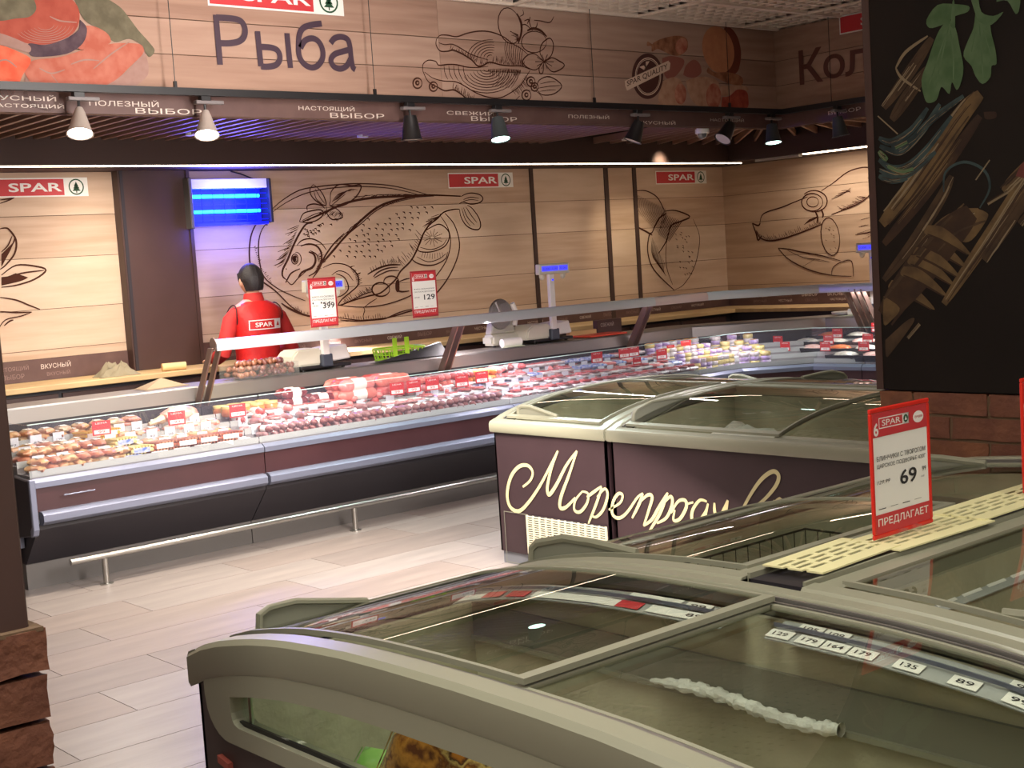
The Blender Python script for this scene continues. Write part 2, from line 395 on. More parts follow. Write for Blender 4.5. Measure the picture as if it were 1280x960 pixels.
# mitred corner baffles
for k in range(18):
    t = k/18; G().prism([(-7.03-0.0, 9.0, 2.735), (-7.03, 9.03, 2.735), (-9.3+t*2.3, 9.2+2.1, 2.735), (-9.33+t*2.3, 9.2+2.1, 2.735)] if k % 2 == 0 else
        [(-7.0, 9.03, 2.735), (-7.03, 9.03, 2.735), (-9.4, 9.2+t*2.0, 2.735), (-9.4, 9.23+t*2.0, 2.735)], (0, 0, .06)).build('slat', m_slat, ce)
bk = struct('trim_1', (-9.7, 4, 2.55))
G().box(-10.03, -9.42, -2, 11.9, 2.555, 2.86).build('bulkhead', m_bulk, bk, world=True)
G().box(-9.46, -4, 11.30, 11.9, 2.555, 2.86).build('bulkhead', m_bulk, bk, world=True)
G().box(-9.475, -9.45, -1, 11.55, 2.547, 2.556).build('light_line', m_led, bk, world=True)
G().box(-9.1, -8.55, 11.34, 11.40, 2.53, 2.554).build('light_line', m_steeld, bk, world=True)
G().box(-8.5, -4, 11.34, 11.40, 2.545, 2.556).build('light_line', m_led, bk, world=True)
area('cove_light', (-9.56, 4.5, 2.552), .02, 120, WARM, aim=(-.35, 0, -1), sy=12, spread=150)
area('cove_light', (-7.0, 11.42, 2.53), 3.5, 18, WARM, aim=(0, .35, -1), sy=.05, spread=150)

# printed plank panels on the back wall (each plank a piece)
ZJ = [1.18, 1.245, 1.545, 1.925, 2.235, 2.56]
panels = [(1.0, 4.70), (5.30, 9.0), (9.045, 10.02), (10.075, 10.44), (10.49, 11.9)]
for a, b in panels:
    for k in range(len(ZJ)-1):
        dz = .0022
        G().box(-10.03, -9.9985-(.0015 if k % 2 else 0), a, b, ZJ[k]+dz, ZJ[k+1]-dz).build('plank', [m_wood, m_wood2, m_wood3][(k*2+int(a)) % 3], wl)
    G().box(-10.03, -10.008, a, b, 1.18, 2.56).build('plank_backing', m_joint, wl)
G().box(-10.03, -9.985, 9.0, 9.045, 1.02, 2.56).build('brown_strip', m_bulk, wl)
G().box(-10.03, -9.985, 10.02, 10.075, 1.02, 2.56).build('brown_strip', m_bulk, wl)
G().box(-10.03, -9.985, 10.44, 10.49, 1.02, 2.56).build('brown_strip', m_bulk, wl)
for k in range(len(ZJ)-1):
    G().box(-10.0, 3, 11.8785+(.0015 if k % 2 else 0), 11.905, ZJ[k]+.0022, ZJ[k+1]-.0022).build('plank', m_woodX if k % 2 else m_woodX2, wr)
G().box(-10.0, 3, 11.888, 11.905, 1.18, 2.56).build('plank_backing', m_joint, wr)
# dark band with words under the planks
m_band = mat('band_brown', (96, 70, 64), .6, var=(84, 58, 54), vscale=6)
bd = G().box(-10.03, -9.992, 1.0, 4.70, 1.02, 1.18).build('word_band', m_band, wl)
b2 = G().box(-10.03, -9.992, 5.30, 11.9, 1.02, 1.18).build('word_band', m_band, wl)
b3 = G().box(-9.99, 3, 11.872, 11.905, 1.02, 1.18).build('word_band', m_band, wr)
m_bandt = mat('band_lettering', (206, 190, 178), .7); m_bandd = mat('band_lettering_faint', (136, 110, 102), .7)
BAND = Plane((-9.992, 0, 0), (0, 1, 0), (0, 0, 1), (1, 0, 0)); BSIDE = Plane((0, 11.872, 0), (1, 0, 0), (0, 0, 1), (0, -1, 0))
def words(PL, parent, a0, a1, z0=1.03, step=.62):
    g = G(); g2 = G(); a = a0; W = [('ВКУСНЫЙ', 0), ('СВЕЖИЙ', 1), ('ВЫБОР', 0), ('ВКУСНЫЙ', 0), ('ЧЕСТНЫЙ', 1), ('СВЕЖИЙ', 0), ('НАСТОЯЩИЙ', 1)]; i = 0
    while a+.5 < a1:
        t, d = W[i % 7]; PL.text(g2 if d else g, t, a, z0+.075, a+.27, z0+.12, .001, keep=True)
        t, d = W[(i+3) % 7]; PL.text(g if d else g2, t, a+.05, z0+.02, a+.25, z0+.055, .001, keep=True); a += step*.55; i += 1
    g.build('lettering', m_bandt, parent, flat2d=True); g2.build('lettering', m_bandd, parent, flat2d=True)
words(BAND, bd, 1.6, 4.6); words(BAND, b2, 5.4, 11.7); words(BSIDE, b3, -9.7, -5)
# brown column between the panels
cl = G().box(-10.03, -9.90, 4.70, 5.30, 1.02, 2.56).build('trim_2', m_brown, bev=.004, kind='structure')
G().box(-9.905, -9.893, 4.715, 4.74, 1.02, 2.56).build('column_edge', m_dark, cl)
G().box(-9.9, -9.888, 5.32-.05, 5.30, 1.02, 2.56).build('column_edge', m_brown, cl)
# worktop ledge along both walls
tag(G().box(-9.98, 1, 11.302, 11.87, .98, 1.02).build('wall_worktop', m_ledge, bev=.004), 'pale oak worktop along the side wall behind the right hand scale', 'worktop')
t1 = tag(G().box(-9.985, -9.42, 1.0, 11.3, .98, 1.02).build('wall_worktop', m_ledge, bev=.004), 'long pale oak worktop running along the wall behind the meat counter', 'worktop')
g = thing('base_cabinet', 'dark brown base cabinets under the long oak worktop along the back wall', 'cabinet', (-9.7, 5, 0))
G().box(-9.98, -9.5, 1.0, 11.3, 0, .978).build('carcass', m_dark, g, world=True)
for k in range(14): G().box(-9.5, -9.48, 1.02+k*.73, 1.72+k*.73, .1, .95).build('door', m_brown, g, world=True, bev=.003)
g = thing('base_cabinet', 'dark base cabinets under the short oak worktop along the side wall', 'cabinet', (-6, 11.6, 0)); G().box(-9.98, 1, 11.34, 11.86, 0, .978).build('carcass', m_dark, g, world=True)

# drawings printed on the wall
def drawing(name, PL, items, m, parent, lift=.001):
    g = G()
    for pts, w in items: PL.stroke(g, pts, w, lift)
    return g.build(name, m, parent, flat2d=True)
def hatch(pts, n, L, ang, jit=.3, seed=3):
    """short strokes standing off a polyline (plane coordinates)"""
    rnd = random.Random(seed); out = []; P = [Vector(p) for p in pts]; seg = len(P)-1
    for i in range(n):
        t = (i+.5)/n*seg; k = min(int(t), seg-1); p = P[k].lerp(P[k+1], t-k)
        a = math.radians(ang+rnd.uniform(-12, 12)); l = L*(1+rnd.uniform(-jit, jit)*2)
        q = p+Vector((math.cos(a), math.sin(a)))*l
        out.append(([tuple(p), tuple((p+q)/2+Vector((rnd.uniform(-.004, .004), 0))), tuple(q)], .006))
    return out
A = cropX(220, 200, 2.783, -9.996); B = cropX(400, 210, 5.052, -9.996); C5 = cropX(220, 200, 6.095, -9.996); D = cropX(330, 290, 5.565, -9.996)
it = []
def st(f, pts, w=.014, k=4): it.append((cr(f(pts), k), w))
st(A, [(330,175),(370,140),(430,105),(500,92),(560,86),(640,82),(740,88),(820,105),(880,122)], .012)
st(A, [(330,185),(380,150),(440,120),(500,104),(560,96),(640,92),(740,98),(810,112),(860,126)], .010)
st(A, [(330,175),(285,215),(262,260),(255,320),(262,380),(290,415),(345,455),(400,510),(440,535)], .015)
st(A, [(335,200),(300,240),(287,290),(290,350),(305,405),(350,445),(400,470),(450,490)], .012)
st(A, [(560,548),(650,558),(730,550),(800,530),(840,516),(890,480),(940,420),(975,350),(986,290),(968,225),(935,185)], .015)
st(A, [(560,505),(650,512),(740,500),(830,465),(890,420),(940,350),(955,285),(945,235),(920,195)], .012)
st(D, [(120,495),(180,535),(275,575),(380,600)], .02); st(D, [(530,612),(640,620),(780,610),(850,600),(940,560),(1030,535)], .014)
st(D, [(690,520),(700,545),(690,580),(692,610)], .008); st(D, [(700,520),(740,490),(785,462)], .008)
# fish outline
st(C5, [(1040,480),(990,490),(940,560),(890,660),(850,760),(815,830),(810,880),(835,910)], .020)
st(C5, [(835,935),(850,905),(880,860),(945,828)], .014); st(C5, [(835,905),(880,950),(930,900),(1000,840)], .010)
st(A, [(440,215),(500,190),(590,150),(680,132),(800,125),(880,122),(990,126)], .022)
st(B, [(0,612),(60,545),(130,465),(200,390),(280,312),(360,250),(440,215),(540,190),(600,182),(720,176)], .022)
st(B, [(20,600),(90,520),(170,425),(260,350),(340,280),(420,235),(520,205),(600,190)], .010)
st(C5, [(1280,560),(1200,640),(1130,740),(1090,830),(1040,900)], .016)
st(B, [(880,260),(840,262),(780,280),(740,320),(690,360),(650,420),(610,520),(570,590),(510,650),(480,700),(440,740),(380,790),(300,810),(200,840),(130,870)], .017)
st(B, [(890,180),(920,165),(960,158),(1010,170),(1028,195),(1005,220),(950,228),(905,215),(880,225)], .012)
st(B, [(905,200),(950,185),(1005,192)], .008); st(B, [(905,210),(950,200),(1000,205)], .007)
st(B, [(880,262),(890,310),(920,360),(960,385),(1000,388),(1014,360),(1000,310),(960,255),(930,235)], .012)
st(B, [(905,250),(930,310),(975,360)], .008); st(B, [(920,245),(955,300),(990,345)], .008); st(B, [(895,255),(915,320),(950,370)], .007)
# gill, eye
st(C5, [(920,650),(960,612),(1030,600),(1100,630),(1145,685)], .012); st(C5, [(950,655),(1010,640),(1070,655),(1105,705),(1105,775),(1065,850),(1010,885)], .018)
st(C5, [(1010,700),(1050,720),(1062,770),(1035,820),(960,855),(930,900)], .022); st(C5, [(1020,690),(1070,720),(1085,775)], .010)
it.append((C5(ellp(905,755,26,38)), .010)); it.append((C5(ellp(908,755,16,24)), .012)); it.append((C5(ellp(903,752,6,9)), .035)); it.append((C5(ellp(915,755,38,52,0,-100,80)), .008))
it.append((C5([(836,826),(842,834)]), .02))
# pectoral fin, lower fins, olives
st(D, [(410,248),(480,220),(560,226),(620,262),(655,312),(652,370),(600,420),(540,470),(520,510),(600,480),(700,430),(760,415)], .012)
st(D, [(500,290),(550,310),(578,350),(585,400),(545,440),(510,452)], .012); st(D, [(470,300),(520,270),(580,290),(620,340)], .008)
st(D, [(760,312),(780,290),(820,265),(870,250),(930,245)], .014); st(D, [(765,320),(810,295),(870,270),(940,268)], .012); st(D, [(720,295),(790,255),(870,230),(950,228)], .018)
it.append((D(ellp(812,400,62,48)), .016)); it.append((D(ellp(885,345,52,38,0,150,400)), .014)); st(D, [(935,340),(930,400),(960,415),(1010,410)], .016); st(D, [(940,345),(985,328),(1015,322)], .012)
it.append((D(ellp(930,375,8,34)), .03))
# lemon slices
st(B, [(650,430),(662,400),(700,375),(750,355),(790,375),(815,410),(812,455),(780,500),(700,530),(620,522),(635,470),(650,430)], .012)
st(B, [(630,500),(700,515),(770,490),(800,450)], .008); st(B, [(600,545),(585,580),(640,610),(720,612),(790,575),(805,530)], .013); st(B, [(610,560),(680,592),(750,575),(795,540)], .008)
for k in range(14):
    a = k*2*math.pi/14; it.append((B([(708+12*math.cos(a), 440+8*math.sin(a)), (708+70*math.cos(a)*(1 if k % 2 else .8), 440+58*math.sin(a)*(1 if k % 2 else .8))]), .009))
for k in range(9): it.append((B([(640+k*17, 575-abs(k-4)*3), (650+k*15, 540-abs(k-4)*2)]), .009))
# leaves
st(C5, [(1045,187),(1020,222),(1030,272),(1080,322),(1142,345),(1125,275),(1088,222),(1045,187)], .012)
st(B, [(65,210),(70,150),(120,105),(200,112),(258,110),(240,165),(180,220),(110,245),(62,235),(65,210)], .013)
st(C5, [(940,470),(968,410),(1030,388),(1100,380),(1122,412),(1075,458),(1000,477),(940,470)], .013)
st(B, [(40,242),(45,290),(80,326),(142,310),(110,262),(60,240)], .012); st(C5, [(1000,385),(1000,350),(1050,335),(1110,348),(1135,372)], .012)
for p in ([(1060,220),(1100,290),(1135,335)], [(1050,240),(1070,300),(1110,330)], [(960,462),(1040,420),(1110,395)], [(1000,465),(1060,430),(1110,400)], [(1180,350),(1240,300),(1290,260)], [(1180,345),(1300,330),(1390,300)]): st(C5, p, .008)
for k in range(5): st(B, [(75+k*8, 215-k*4), (110+k*18, 170-k*8), (150+k*22, 150-k*3)], .007)
it += hatch(C5([(940,490),(900,600),(860,700),(820,790)]), 26, .09, 205, seed=1)
it += hatch(C5([(1120,380),(1280,400)]), 14, .06, 220, seed=8)
it += hatch(B([(240,180),(330,170),(440,165),(560,165),(640,172)]), 40, .05, 190, seed=2)
it += hatch(B([(100,470),(200,375),(300,290),(400,225),(520,190)]), 60, .035, 215, seed=4)
it += hatch(B([(700,340),(780,280)]), 14, .09, 200, seed=5)
it += hatch(B([(650,430),(600,530),(520,630)]), 16, .07, 130, seed=6)
it += hatch(D([(560,500),(620,480),(700,440),(760,412)]), 22, .055, 130, seed=7)
it += hatch(A([(400,512),(440,535),(560,548),(650,556),(730,548)]), 40, .03, 95, seed=9)
it += hatch(A([(270,300),(290,370),(330,430)]), 22, .022, 20, seed=10)
it += hatch(B([(320,665),(440,610),(510,600)]), 16, .05, 110, seed=11)
it += hatch(C5([(1075,720),(1090,780),(1060,840)]), 16, .05, 20, seed=12)
it += hatch(B([(180,620),(220,680),(235,740)]), 16, .05, 10, seed=13)
rnd = random.Random(5)
for (x, y) in [(x, y) for x in range(40, 720, 44) for y in range(180, 700, 34)]:
    # scale marks inside the body
    x += rnd.uniform(-12, 12); y += rnd.uniform(-8, 8)
    up = 612-(x-0)*1.16 if x < 300 else (330-(x-300)*.5 if x < 560 else 200); lo = 660-(x-300)*.9 if x > 300 else 600+0*x
    if y > up+30 and y < min(lo, 640)-40 and y < 700-.55*x+60: it.append((B([(x, y), (x+12, y+3), (x+14, y+14)]), .012))
for k in range(26):
    x = 960+rnd.uniform(0, 300); y = 620-(x-960)*.55-rnd.uniform(10, 90)
    if y > 330: it.append((C5([(x, y), (x+14, y-2), (x+18, y+12)]), .012))
drawing('fish_drawing', WALL, it, m_ink, wl)
# bulbs and leaves drawing beyond the pilaster, leaves at the far left
P5 = cropX(620, 180, 2.56, -9.996); L3 = cropX(0, 200, 3, -9.996)
it = []
st(P5, [(445,150),(480,150),(515,170),(535,205),(540,215)]); st(P5, [(540,215),(575,213),(620,232),(590,248),(560,262),(545,310),(520,350)], .018); st(P5, [(540,215),(515,250),(500,282),(490,292),(485,340),(498,390),(530,430),(570,467)], .016)
st(P5, [(445,262),(480,280),(500,292)], .02); st(P5, [(570,467),(600,450),(632,400),(648,340),(650,290),(630,240)], .008); st(P5, [(560,262),(545,320),(545,390),(565,450)], .008)
st(P5, [(500,282),(520,240),(545,222)], .02)
for k in range(24): st(P5, [(448+k*4, 160+k*2), (452+k*4, 190+k*2), (448+k*3, 215+k*3)], .006)
for k in range(14): st(P5, [(500+k*3, 300+k*6), (497+k*3, 340+k*5), (505+k*3, 370+k*4)], .006)
for k in range(12): st(P5, [(540+k*5, 225+k*2), (530+k*5, 250+k), (520+k*3, 290+k*2)], .009)
for k in range(30): x = 570+rnd.uniform(0, 60); y = rnd.uniform(280, 420); it.append((P5([(x, y), (x+5, y+2), (x+4, y+6)]), .008))
drawing('bulb_drawing', WALL, it, m_ink, wl)
it = []
st(L3, [(0,258),(20,255),(35,262),(60,300),(55,350),(20,395),(0,410)], .014); st(L3, [(5,432),(60,395),(130,398),(172,413),(130,447),(60,470),(5,477)], .014)
st(L3, [(-60,300),(-20,270),(0,258)], .014); st(L3, [(0,515),(60,525),(110,545),(150,560)], .012); st(L3, [(0,568),(60,572),(118,570)], .012); st(L3, [(15,622),(35,605),(50,600)], .012); st(L3, [(-10,640),(20,600),(80,585),(120,570)], .009)
for k in range(16): st(L3, [(5, 400-k*3), (20+k*2, 370-k*4), (40+k, 335-k*3)], .007)
for k in range(16): st(L3, [(5, 440+k*2), (30+k*3, 438+k), (60+k*3, 425+k)], .008)
st(L3, [(5,450),(80,425),(165,414)], .012); st(L3, [(0,150),(30,146),(55,140)], .012); st(L3, [(0,163),(35,150),(55,140)], .01); st(L3, [(5,345),(30,320),(45,285)], .01)
drawing('leaf_drawing', WALL, it, m_ink, wl)
W4 = cropY(840, 180, 4.364, 11.876); it = []
st(W4, [(480,430),(490,392),(520,370),(600,345),(680,312),(740,288)]); st(W4, [(815,255),(880,212),(960,152),(1040,128),(1090,135),(1108,162),(1098,230),(1070,288),(1000,335),(930,362),(870,385)], .014)
st(W4, [(460,472),(480,510),(530,528),(600,518),(680,492),(760,462),(815,440)], .018); st(W4, [(438,432),(470,445),(482,430)], .02); st(W4, [(438,432),(460,490),(470,525),(490,500)], .02)
it.append((W4(ellp(765,318,58,48)), .014)); it.append((W4(ellp(775,312,72,58,0,-140,110)), .014)); it.append((W4(ellp(768,316,32,28)), .01)); st(W4, [(780,365),(795,400),(790,432)], .022); st(W4, [(815,355),(825,385),(820,402)], .02)
it.append((W4(ellp(864,505,50,104,-8)), .013))
st(W4, [(580,568),(640,574),(700,588),(820,610),(920,637)], .014); st(W4, [(580,568),(620,615),(680,655),(760,690),(870,716),(980,722)], .014); st(W4, [(870,716),(880,672),(930,642),(980,640),(990,722)], .01)
st(W4, [(630,580),(720,620),(800,630),(860,645)], .008); st(W4, [(715,668),(780,628)], .008); st(W4, [(1000,495),(1060,485),(1115,475)], .01)
it += hatch(W4([(470,500),(530,527),(600,517),(680,490),(770,458),(820,440)]), 46, .05, 120, seed=14); it += hatch(W4([(930,362),(1000,335),(1070,290)]), 26, .06, 160, seed=15); it += hatch(W4([(1100,240),(1105,160)]), 16, .05, 190, seed=16)
for k in range(14): x = 830+rnd.uniform(5, 60); y = rnd.uniform(430, 590); it.append((W4([(x, y), (x+7, y+6)]), .01))
for k in range(10): st(W4, [(870+k*6, 300-k*5), (920+k*4, 280-k*3), (975, 240+k*3)], .006) if k % 3 == 0 else None
for k in range(10): it.append((W4([(720+k*3, 440-k*3), (790, 405-k*1)]), .008))
for k in range(12): x = 1000+rnd.uniform(0, 100); y = rnd.uniform(410, 520); it.append((W4([(x, y), (x+40, y-12)]), .008))
drawing('sausage_drawing', SIDE, it, m_ink, wr)
st_red = [m_card, m_redd, m_green]
for nm, PL, par, r in (('brand_sign', WALL, wl, (3.70, 2.375, 4.50, 2.515)), ('brand_sign', WALL, wl, (7.99, 2.38, 8.785, 2.52)), ('brand_sign', WALL, wl, (10.79, 2.38, 11.60, 2.52))):
    logo(None, PL, *r).build(nm, st_red, par, flat2d=True)

# ---------------- fascia: hung plank boards with print
fa = struct('trim_3', (-7, 5, 2.6))
ZF = [2.72, 2.94, 3.135, 3.38]
for k in range(3):
    for a, b in ((-1.0, 2.2), (2.2, 5.6), (5.6, 9.05)):
        G().box(-7.03, -7.0-(.0015 if k % 2 else 0), a+.001, b-.001, ZF[k]+.0025, ZF[k+1]-.0025).build('plank', m_fas if (k+int(a)) % 2 else m_fas2, fa, world=True)
    G().box(-6.999, -3.0, 9.03+(.0015 if k % 2 else 0), 9.06, ZF[k]+.0025, ZF[k+1]-.0025).build('plank', m_fas if k % 2 else m_fas2, fa, world=True)
G().box(-7.05, -7.012, -1, 9.06, 2.60, 3.38).build('backing', m_joint, fa, world=True)
G().box(-7.012, -3, 9.042, 9.08, 2.60, 3.38).build('backing', m_joint, fa, world=True)
wb1 = G().box(-7.02, -6.995, -1, 9.05, 2.605, 2.72).build('word_band', m_band, fa, world=True)
wb2 = G().box(-6.995, -3, 9.02, 9.045, 2.605, 2.72).build('word_band', m_band, fa, world=True)
FB = Plane((-6.995, 0, 0), (0, 1, 0), (0, 0, 1), (1, 0, 0)); FB2 = Plane((0, 9.02, 0), (1, 0, 0), (0, 0, 1), (0, -1, 0))
g = G(); a = 1.0; i = 0
for t, yy, z, h in (('ВКУСНЫЙ', 2.62, 2.665, .03), ('НАСТОЯЩИЙ', 2.66, 2.625, .028), ('ПОЛЕЗНЫЙ', 3.20, 2.648, .036), ('ВЫБОР', 3.46, 2.612, .030), ('НАСТОЯЩИЙ', 4.50, 2.648, .036), ('ВЫБОР', 4.72, 2.612, .030), ('СВЕЖИЙ', 5.62, 2.648, .030), ('ВЫБОР', 5.82, 2.612, .030), ('ПОЛЕЗНЫЙ', 6.7, 2.645, .03), ('ВКУСНЫЙ', 7.4, 2.615, .03), ('НАСТОЯЩИЙ', 8.2, 2.645, .03)):
    FB.text(g, t, yy, z, yy+.4, z+h, .001); a += 1
w_ = g.v and g
o = g.build('lettering', m_bandt, fa, flat2d=True); o.location = -Vector(fa.location)
g = G()
for xx in (-6.5, -5.9, -5.2): FB2.text(g, 'ВЫБОР', xx, 2.65, xx+.3, 2.68, .001)
o = g.build('lettering', m_bandt, fa, flat2d=True); o.location = -Vector(fa.location)
def fpr(g, name, m, lift=0):
    o = g.build(name, m, fa, flat2d=True); o.location = -Vector(fa.location); return o
m_ftext = mat('fascia_lettering', (62, 42, 56), .6); m_ftext2 = mat('fascia_lettering_brown', (92, 52, 44), .6)
# big words
g = G()
px = lambda x, y: on_x(x, y, -6.998)
def fitpx(g, t, x0, y0, x1, y1, bold):
    a0, b0 = px(x0, y0); a1, b1 = px(x1, y1); FAS.text(g, t, a0, b0, a1, b1, .002, bold)
LP = lambda pts: [on_x(x, y, -6.998) for x, y in pts]
for pts in ([(269.5,18.5),(275,81)], [(270,22),(288,23),(300,26),(305.5,34),(305.5,44),(300,51),(288,54),(273,54)], [(321.5,39),(326,83)], [(324.5,58.5),(338,59.5),(346,62.5),(349.5,69),(349,76),(344,81.5),(334,83.5),(326,83)], [(358.5,41.5),(363,85)],
    [(402,29.5),(390,31),(379,35),(374,44),(373,56),(374,70),(380,80),(389,84.5),(397,82),(403,73),(403,62),(398,52),(390,48),(381,51),(375.5,60)],
    [(413,54),(418,48),(426,46),(434,49),(437,57),(439,74),(441,84),(444,87)], [(437,62),(428,64.5),(418,68),(413.5,75),(417,83),(425,86),(433,82.5),(438.5,73)]):
    FAS.stroke(g, cr(LP(pts), 5) if len(pts) > 2 else LP(pts), .036, .002, taper=False); 
fpr(g, 'word_fish', m_ftext)
g = G(); qx = lambda x, y: on_y(x, y, 9.028)
a0, b0 = qx(1000, 106.5); a1, b1 = qx(1027.5, 58); FAS2.text(g, 'К', a0, b0, a1, b1, .002, .012)
a0, b0 = qx(1030, 100); a1, b1 = qx(1055.5, 65); FAS2.text(g, 'о', a0, b0, a1, b1, .002, .012)
a0, b0 = qx(1057, 96); a1, b1 = qx(1085, 59); FAS2.text(g, 'л', a0, b0, a1, b1, .002, .012); dw = a1-a0
FAS2.text(g, 'баса', a1+.03, b0, a1+.03+dw*4.2, b1+.07, .002, .012)
fpr(g, 'word_sausage', m_ftext2)
fpr(logo(None, FAS, 3.955, 3.222, 4.875, 3.378), 'brand_sign', st_red)
a0, b0 = qx(1050, 42); fpr(logo(None, FAS2, a0, b0-.01, a0+.80, b0+.13), 'brand_sign', st_red)
# fish steaks drawing
S = cropX(490, 0, 5.333, -6.998); it = []
st(S, [(295,262),(320,236),(370,235),(430,245),(500,222),(580,208),(660,214),(740,245),(800,290),(860,325),(905,365)], .011)
st(S, [(295,262),(293,300),(320,340),(370,342),(410,335),(470,362),(530,400),(570,440),(610,435),(650,415),(720,432),(790,440),(860,440),(915,462)], .013)
st(S, [(310,285),(350,298),(400,295),(450,318),(520,360),(590,385),(640,400)], .009)
st(S, [(205,475),(205,430),(240,402),(290,410),(310,435),(370,430),(430,432),(500,448),(570,450),(640,442)], .010)
st(S, [(205,475),(230,530),(260,560),(300,580),(350,605),(410,600),(455,625),(500,660),(560,692),(640,700),(740,695),(800,685),(850,640)], .013)
st(S, [(215,480),(270,520),(340,540),(420,545),(480,572),(560,620),(640,648),(720,652),(800,612),(860,562),(900,500),(920,468)], .010)
for k in range(7): st(S, ellp(655, 385, 22+k*22, 18+k*17, 0, 178, 300-k*4, 10), .007, 1)
for k in range(9): st(S, ellp(630, 462, 20+k*24, 14+k*18, 0, 5+k*3, 175-k*3, 12), .007, 1)
for k in range(9): st(S, [(760+k*14, 250+k*9), (750+k*14, 330+k*6), (770+k*12, 405+k*4)], .006)
for k in range(8): st(S, [(850-k*16, 470), (835-k*16, 520), (790-k*18, 590-k*2)], .006)
for k in range(5): st(S, [(345+k*32, 436), (352+k*32, 490), (372+k*34, 530+k*4)], .006)
it.append((S(ellp(782, 172, 74, 122, -12)), .010)); it.append((S(ellp(945, 280, 84, 72)), .010))
st(S, [(830,90),(860,150),(860,220),(840,290)], .022); st(S, [(935,205),(915,150),(920,112)], .01); st(S, [(900,205),(940,190),(990,205),(1030,245)], .024); st(S, [(930,200),(960,180),(968,150)], .01); st(S, [(880,140),(910,130),(900,160)], .01)
st(S, [(945,135),(990,140),(1050,150),(1078,110)], .01); st(S, [(850,110),(875,95),(870,65)], .008); st(S, [(855,170),(890,165),(930,200)], .01)
for c in ([(1010,410),(985,350),(1000,290),(1050,255),(1075,300),(1060,370),(1010,410)], [(1010,410),(950,360),(900,370),(870,410),(900,450),(960,465),(1010,410)], [(1010,410),(1060,385),(1110,405),(1148,435),(1110,470),(1060,475),(1010,410)], [(1010,410),(980,450),(985,490),(1005,480),(1010,410)], [(960,590),(980,535),(1050,512),(1130,570),(1080,625),(1000,632),(960,590)]): st(S, c, .011)
for k in range(10): a = k*.63; it.append((S([(1015, 412), (1015+62*math.cos(a), 412+50*math.sin(a))]), .014))
for p in ([(965,590),(1050,575),(1125,570)], [(985,560),(1050,545),(1090,545)], [(980,610),(1050,600),(1090,600)], [(900,600),(960,610),(1000,650),(1000,670)]): st(S, p, .006)
for cx, cy, r in ((168,555,30), (275,578,27), (925,545,28), (950,580,24), (895,635,30)):
    it.append((S(ellp(cx, cy, r, r*1.15)), .014)); it.append((S(ellp(cx, cy-2, r*.35, r*.4)), .016))
it += hatch(S([(580,435),(700,425),(800,440),(880,450)]), 44, .035, 80, seed=21); it += hatch(S([(640,460),(760,455),(860,465)]), 40, .04, -100, seed=22)
it += hatch(S([(380,335),(470,365),(560,420)]), 24, .03, 60, seed=23); it += hatch(S([(400,600),(470,635),(540,680)]), 24, .035, 70, seed=24); it += hatch(S([(840,230),(850,280)]), 14, .05, 170, seed=25)
it += hatch(S([(790,600),(850,560),(890,500)]), 18, .04, -45, seed=27)
g = G()
for pts, w in it: FAS.stroke(g, pts, w*.8, .002)
fpr(g, 'steak_drawing', m_ink)
# quality badge, cold cuts
Q = cropX(760, 20, 6.4, -6.998)
def shape(g, f, pts, lift, k=4, smooth=True): FAS.poly(g, cr(f(pts+[pts[0]]), k)[:-1] if smooth else f(pts), lift)
mm = lambda n, c, v=None: mat(n, c, .7, var=v, vscale=14, spec=.2)
m_badge = mm('badge_brown', (78, 46, 40)); m_bl = mm('badge_cream', (212, 182, 160))
g = G(); g.mi = 0; shape(g, Q, ellp(315, 482, 125, 182)[:-1], .002)
g.mi = 1; 
for r0, r1 in ((104, 98), (94, 91)):
    p0 = Q(ellp(318, 484, r0, r0*1.46, 0, 0, 360, 40)); p1 = Q(ellp(318, 484, r1, r1*1.46, 0, 0, 360, 40))
    for k in range(40): g.add([FAS.P(*p0[k], .0026), FAS.P(*p0[k+1], .0026), FAS.P(*p1[k+1], .0026), FAS.P(*p1[k], .0026)], [(0, 1, 2, 3)])
shape(g, Q, [(248,408),(285,395),(300,420),(300,365),(330,362),(310,400),(285,432)], .0026, smooth=False)
shape(g, Q, [(132,520),(480,358),(497,378),(490,430),(150,598),(135,560)], .003, smooth=False)
a0, b0 = Q([(150, 572)])[0]; a1, b1 = Q([(475, 430)])[0]
vs, fs, _ = text_geo('SPAR QUALITY', .01); h = Q([(150, 520)])[0][1]-b0
g.mi = 0; g.add([FAS.P(a0+x*(a1-a0), b0+x*(b1-b0)+y*h*.98, .0035) for x, y in vs], fs)
fpr(g, 'quality_badge', [m_badge, m_bl])
mq = [mm('cheese_print', (188, 128, 92), (176, 116, 84)), mm('cheese_rind_print', (112, 58, 44)), mm('ham_print', (156, 92, 74), (128, 66, 50)), mm('salami_rind_print', (186, 148, 122), (168, 124, 98)), mm('salami_cut_print', (158, 84, 66), (190, 132, 108)), mm('salami_dark_print', (140, 56, 46), (176, 88, 68)), mm('smoked_print', (120, 74, 52), (168, 116, 86)), mm('coppa_print', (146, 88, 76))]
g = G()
g.mi = 1; shape(g, Q, [(930,90),(985,100),(1035,170),(1062,280),(1055,380),(1030,450),(960,470),(900,300)], .002)
g.mi = 0; shape(g, Q, ellp(880, 270, 125, 190, -12)[:-1], .0024)
g.mi = 6; shape(g, Q, [(800,410),(850,450),(950,450),(1040,470),(1078,510),(1060,555),(960,540),(860,490),(790,450)], .0028); shape(g, Q, [(360,215),(420,185),(520,160),(600,165),(635,200),(630,270),(570,315),(500,310),(400,265),(350,285),(345,240),(310,240),(315,205),(350,225)], .0026)
g.mi = 4; shape(g, Q, ellp(585, 240, 46, 66, 15)[:-1], .0030)
